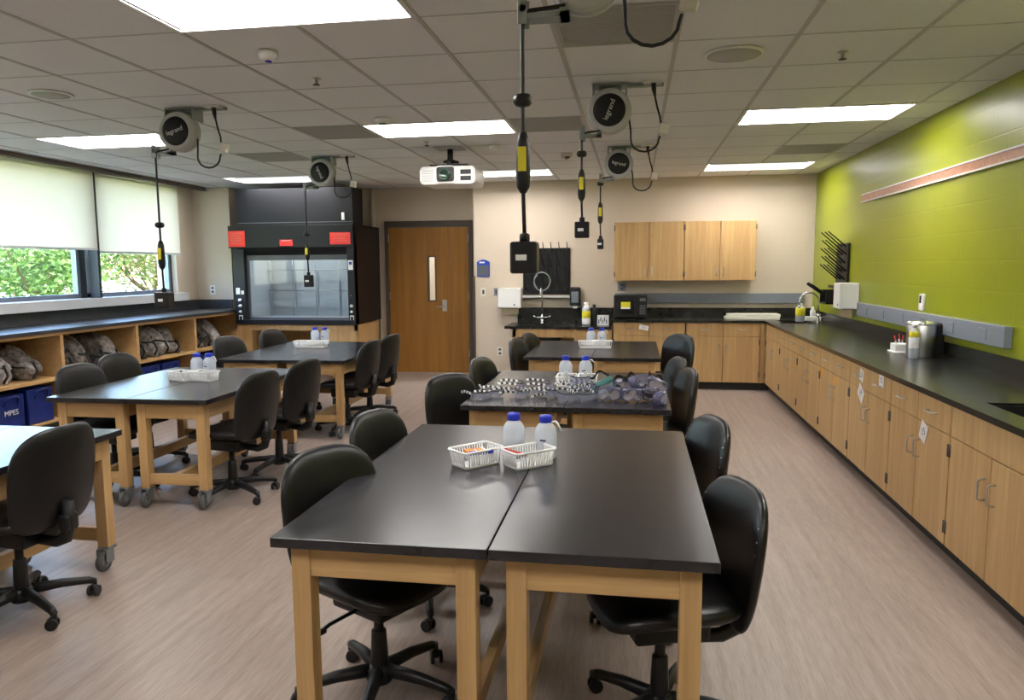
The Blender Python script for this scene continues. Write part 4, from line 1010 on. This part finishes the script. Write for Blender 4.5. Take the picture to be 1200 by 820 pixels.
ga = goggles('teal tinted goggles tipped up beside the heap of striped glasses', 'goggle_teal'); ga.location = (-.17, 4.63, .792); ga.rotation_euler = (D(28), D(-22), D(15)); ga.scale = (.9, .9, .95)
gb = goggles('violet goggles lying front left in the goggle pile', 'goggle_violet'); gb.location = (-.145, 4.47, .76); gb.rotation_euler = (0, 0, D(-12))
for x, y, dz, rx, ry, rz, lab in ((.0, 4.46, 0, 0, 0, D(8), 'violet goggles lying front middle in the goggle pile'), (.115, 4.52, 0, 0, 0, D(35), 'violet goggles lying front right in the goggle pile'),
                                  (-.045, 4.63, .035, D(20), D(-10), D(-20), 'violet goggles stacked at the peak left of the pile'), (.135, 4.66, .035, D(18), D(25), D(15), 'violet goggles tipped up at the right of the pile'),
                                  (.06, 4.58, .07, D(-10), 0, D(60), 'violet goggles lying across the top of the pile'), (.175, 4.40, 0, D(0), 0, D(80), 'violet goggles by the right table corner')):
    o = dup(gb, (x, y, .76+dz), 0, lab); o.rotation_euler = (rx, ry, rz); o.scale = (.88, .88, .92)

# ------------------------------------------------------------------ chairs
def chair(lab, rivets=False):
    t = thing('task_chair', lab, 'chair', (0, 0, 0), 0, 'black swivel task chairs')
    # front is +X
    m = M(); o = sup(.235, .235, 3.6)
    m.puff(o, .040, .040, 'Z', lambda u, v: -.040*max(0, (u-.08)/.155)**2+.012*(v/.235)**2)
    s = m.build('seat', 'black_vinyl', t, (0, 0, .472))
    m = M(); m.box(-.14, .12, -.10, .10, .345, .425, .012); m.build('seat_mechanism', 'black_plastic', t)
    m = M(); m.tube([(.0, -.10, .37), (.0, -.22, .365), (.01, -.27, .36)], .007, 8); m.tube([(.01, -.25, .36), (.01, -.29, .357)], .011, 8); m.build('height_lever', 'black_plastic', t)
    def ob(a):
        u, v = sup(.228, .235, 3.1 if math.sin(a) > 0 else 4.6)(a)
        if v < 0: u *= 1-.05*(-v/.235)
        return (u, v)
    m = M(); m.puff(ob, .034, .026, 'X', lambda u, v: .050*(u/.228)**2+.02*max(0, -v/.235)**2-.10*(v/.235)*.28, 40)
    b = m.build('backrest', 'black_vinyl', t, (-.28, 0, .665))
    m = M()
    for sy in (-1, 1):
        for v in (.06, .10, .14):
            u = sy*.217*(1-(v/.235)**3.1)**(1/3.1); x = .050*(u/.228)**2-.028*(v/.235)
            m.lathe([(.001, .007), (.004, .005), (.005, .0)], (x+.012, u*.97, v), 8, 'X')
    (m.build('edge_rivets', 'brushed_steel', b) if rivets else m.bm.free())
    m = M(); m.tube([(-.10, 0, .365), (-.22, 0, .36), (-.275, 0, .385), (-.292, 0, .44), (-.30, 0, .56)], [.022, .026, .030, .030, .024], 8); m.box(-.318, -.27, -.04, .04, .42, .50, .015); m.build('back_bracket', 'black_plastic', t)
    m = M(); m.cyl((0, 0, .20), (0, 0, .35), .018); m.lathe([(.034, .075), (.034, .10), (.030, .20), (.027, .255), (.022, .26)], seg=20); m.build('gas_column', 'black_plastic', t)
    m = M(); m.lathe([(.045, .060), (.052, .075), (.050, .115), (.036, .13)], seg=20)
    for k in range(5):
        a = 2*PI*k/5+.3; c, s_ = math.cos(a), math.sin(a)
        m.tube([(.03*c, .03*s_, .105), (.16*c, .16*s_, .098), (.27*c, .27*s_, .080), (.293*c, .293*s_, .070)], [.026, .022, .018, .015], 8)
    bs = m.build('star_base', 'black_plastic', t)
    for k in range(5):
        a = 2*PI*k/5+.3; c, s_ = math.cos(a), math.sin(a); m = M(); x, y = .295*c, .295*s_
        ph = a+.9; dx, dy = math.cos(ph), math.sin(ph); nx, ny = -dy, dx
        m.cyl((x, y, .045), (x, y, .08), .010, seg=10)
        for q in (-1, 1): m.cyl((x-.012*dx+nx*.010*q, y-.012*dy+ny*.010*q, .027), (x-.012*dx+nx*.024*q, y-.012*dy+ny*.024*q, .027), .027, .025, 16)
        m.tube([(x-.012*dx-nx*.012, y-.012*dy-ny*.012, .040), (x-.012*dx+nx*.012, y-.012*dy+ny*.012, .040)], .017, 8)
        m.build('caster', 'black_plastic', bs)
    return t
# (back centre x, back centre y, heading deg, label)
CH = [(-1.16, 2.60, -28, 'black task chair left of the nearest table, closer to the camera'),
      (-1.225, 3.32, -16, 'black task chair left of the nearest table, farther from the camera'),
      (.367, 2.53, 199, 'black task chair right of the nearest table, closer to the camera'),
      (.36, 3.38, 197, 'black task chair right of the nearest table, farther from the camera'),
      (-2.50, 2.83, 175, 'black task chair seen from behind at the left photo edge'),
      (-2.46, 4.57, 171, 'black task chair on the aisle side of the middle left table, nearer one'),
      (-2.445, 5.22, 170, 'black task chair on the aisle side of the middle left table, farther one'),
      (-3.99, 4.73, -6, 'black task chair on the window side of the middle left table, nearer one'),
      (-4.16, 5.36, -6, 'black task chair on the window side of the middle left table, farther one'),
      (-1.17, 4.55, -34, 'black task chair left of the goggle table, nearer one'),
      (-1.14, 5.42, -14, 'black task chair left of the goggle table, farther one turned aside'),
      (.37, 5.0, 192, 'black task chair right of the goggle table, nearer one'),
      (.335, 5.60, 194, 'black task chair right of the goggle table, mostly hidden behind the nearer one'),
      (.47, 7.55, 220, 'black task chair right of the farthest right table, turned to the camera'),
      (-1.11, 6.95, -12, 'black task chair left of the farthest right table, nearer one'),
      (-1.07, 7.52, -15, 'black task chair left of the farthest right table, farther one'),
      (-2.46, 6.68, 174, 'black task chair on the aisle side of the far left table, nearer one'),
      (-2.47, 7.30, 170, 'black task chair on the aisle side of the far left table, farther one'),
      (-4.07, 6.88, -14, 'black task chair on the window side of the far left table, nearer one'),
      (-4.03, 7.72, -12, 'black task chair on the window side of the far left table, farther one')]
pc = chair('black task chair', True); pr = pc
first = [pc]
pn = chair('x')
used = {}
for bx, by, hd, lab in CH:
    a = D(hd); loc = (bx+.28*math.cos(a), by+.28*math.sin(a), 0)
    key = 'rivets' if 'right of the nearest table' in lab else 'plain'
    src = pc if key == 'rivets' else pn
    if key not in used:
        used[key] = 1; src.location = loc; src.rotation_euler = (0, 0, a); src['label'] = lab
    else: dup(src, loc, a, lab)
for o in list(COL.objects):
    if o.get('label', '').startswith('black task chair right of the nearest table, closer'):
        for ch in o.children:
            if ch.name.startswith(('backrest', 'back_bracket')): ch.location.z -= .05

# ------------------------------------------------------------------ outdoors
m = M(); m.box(-70, XL-.3, -30, 60, -.25, -.15); struct(m.build('ground', 'outdoor_ground'))
m = M(); m.box(-17, -8, -25, 55, -.15, -.13); struct(m.build('trim_7', 'lawn'))
def tree(lab, x, y, h, leafmat, seed, rad):
    t = thing('tree', lab, 'tree', (x, y, -.14), 0, 'trees outside the windows')
    q = random.Random(seed); m = M()
    m.tube([(0, 0, 0), (.03, .02, h*.18), (.0, .0, h*.32)], [.13, .11, .09], 10)
    tips = []
    for k in range(7):
        a = k*2*PI/7+q.uniform(-.3, .3); L = q.uniform(.5, .9)*rad
        p = Vector((math.cos(a)*L, math.sin(a)*L, h*q.uniform(.34, .85))); tips.append(p)
        m.tube([(0, 0, h*.22+.05*k), (p.x*.45, p.y*.45, h*.30+.3*p.z*.5), p], [.05, .03, .01], 7)
    m.build('trunk', 'bark', t)
    m = M()
    for k in range(4300):
        c = q.choice(tips); d = Vector((q.gauss(0, 1), q.gauss(0, 1), q.gauss(0, .9)))
        p = Vector((c.x*q.uniform(.5, 1.15), c.y*q.uniform(.5, 1.15), c.z))+d*rad*.27
        if p.z < h*.16: p.z = h*.16+q.uniform(0, 1.0)
        u = Vector((q.uniform(-1, 1), q.uniform(-1, 1), q.uniform(-.6, .6))).normalized(); v = u.orthogonal().normalized(); s = q.uniform(.05, .10)
        m.quad(p-u*s, p+v*s*.45, p+u*s, p-v*s*.45)
    m.build('foliage', leafmat, t)
    return t
tree('leafy green tree beyond the far window, right one', -12.6, 17.9, 3.4, 'leaf_autumn', 3, 1.6)
tree('green tree seen through the left part of the nearer window', -13.6, 15.3, 3.4, 'leaf_green', 4, 1.5)
tree('yellow-green tree seen through the right part of the nearer window', -18.6, 22.6, 3.9, 'leaf_yellow', 5, 2.6)
tree('yellow-green tree standing behind the far window trees', -20.6, 29.2, 4.2, 'leaf_yellow', 6, 2.6)
tree('green tree behind the others toward the left photo edge', -22.6, 24.0, 4.2, 'leaf_green', 8, 2.6)

# ------------------------------------------------------------------ light
w = bpy.data.worlds.new('World'); sc.world = w; w.use_nodes = True
nt = w.node_tree; bg = nt.nodes['Background']
sky = nt.nodes.new('ShaderNodeTexSky')
try: sky.sky_type = 'NISHITA'
except Exception: pass
sky.sun_disc = False; sky.sun_elevation = D(42); sky.sun_rotation = D(100)
nt.links.new(sky.outputs[0], bg.inputs[0]); bg.inputs[1].default_value = 1.25
sl = bpy.data.lights.new('sun', 'SUN'); sl.energy = 14.0; sl.angle = D(1); sl.color = (1, .95, .86)
so = bpy.data.objects.new('sun', sl); COL.objects.link(so)
so.rotation_euler = Vector((-.62, .25, -.74)).to_track_quat('-Z', 'Y').to_euler()

# ------------------------------------------------------------------ camera
pit, yaw, rol = .1126, -.1640, -.0067
cy, sy, cp, sp = math.cos(yaw), math.sin(yaw), math.cos(pit), math.sin(pit)
fw = Vector((sy*cp, cy*cp, -sp)); rt = Vector((cy, -sy, 0)); up = rt.cross(fw)
r2 = math.cos(rol)*rt+math.sin(rol)*up; u2 = -math.sin(rol)*rt+math.cos(rol)*up
cd = bpy.data.cameras.new('camera'); cd.sensor_width = 36; cd.sensor_fit = 'HORIZONTAL'; cd.lens = 864.25/1200*36; cd.clip_start = .02
co = bpy.data.objects.new('camera', cd); COL.objects.link(co)
mt = Matrix.Identity(4)
for i in range(3): mt[i][0], mt[i][1], mt[i][2] = r2[i], u2[i], -fw[i]
mt[0][3], mt[1][3], mt[2][3] = 0, 0, 1.58
co.matrix_world = mt
sc.camera = co
sc.view_settings.view_transform = 'Standard'; sc.view_settings.look = 'None'; sc.view_settings.gamma = 1; sc.view_settings.use_curve_mapping = False
sc.view_settings.exposure = 1.2
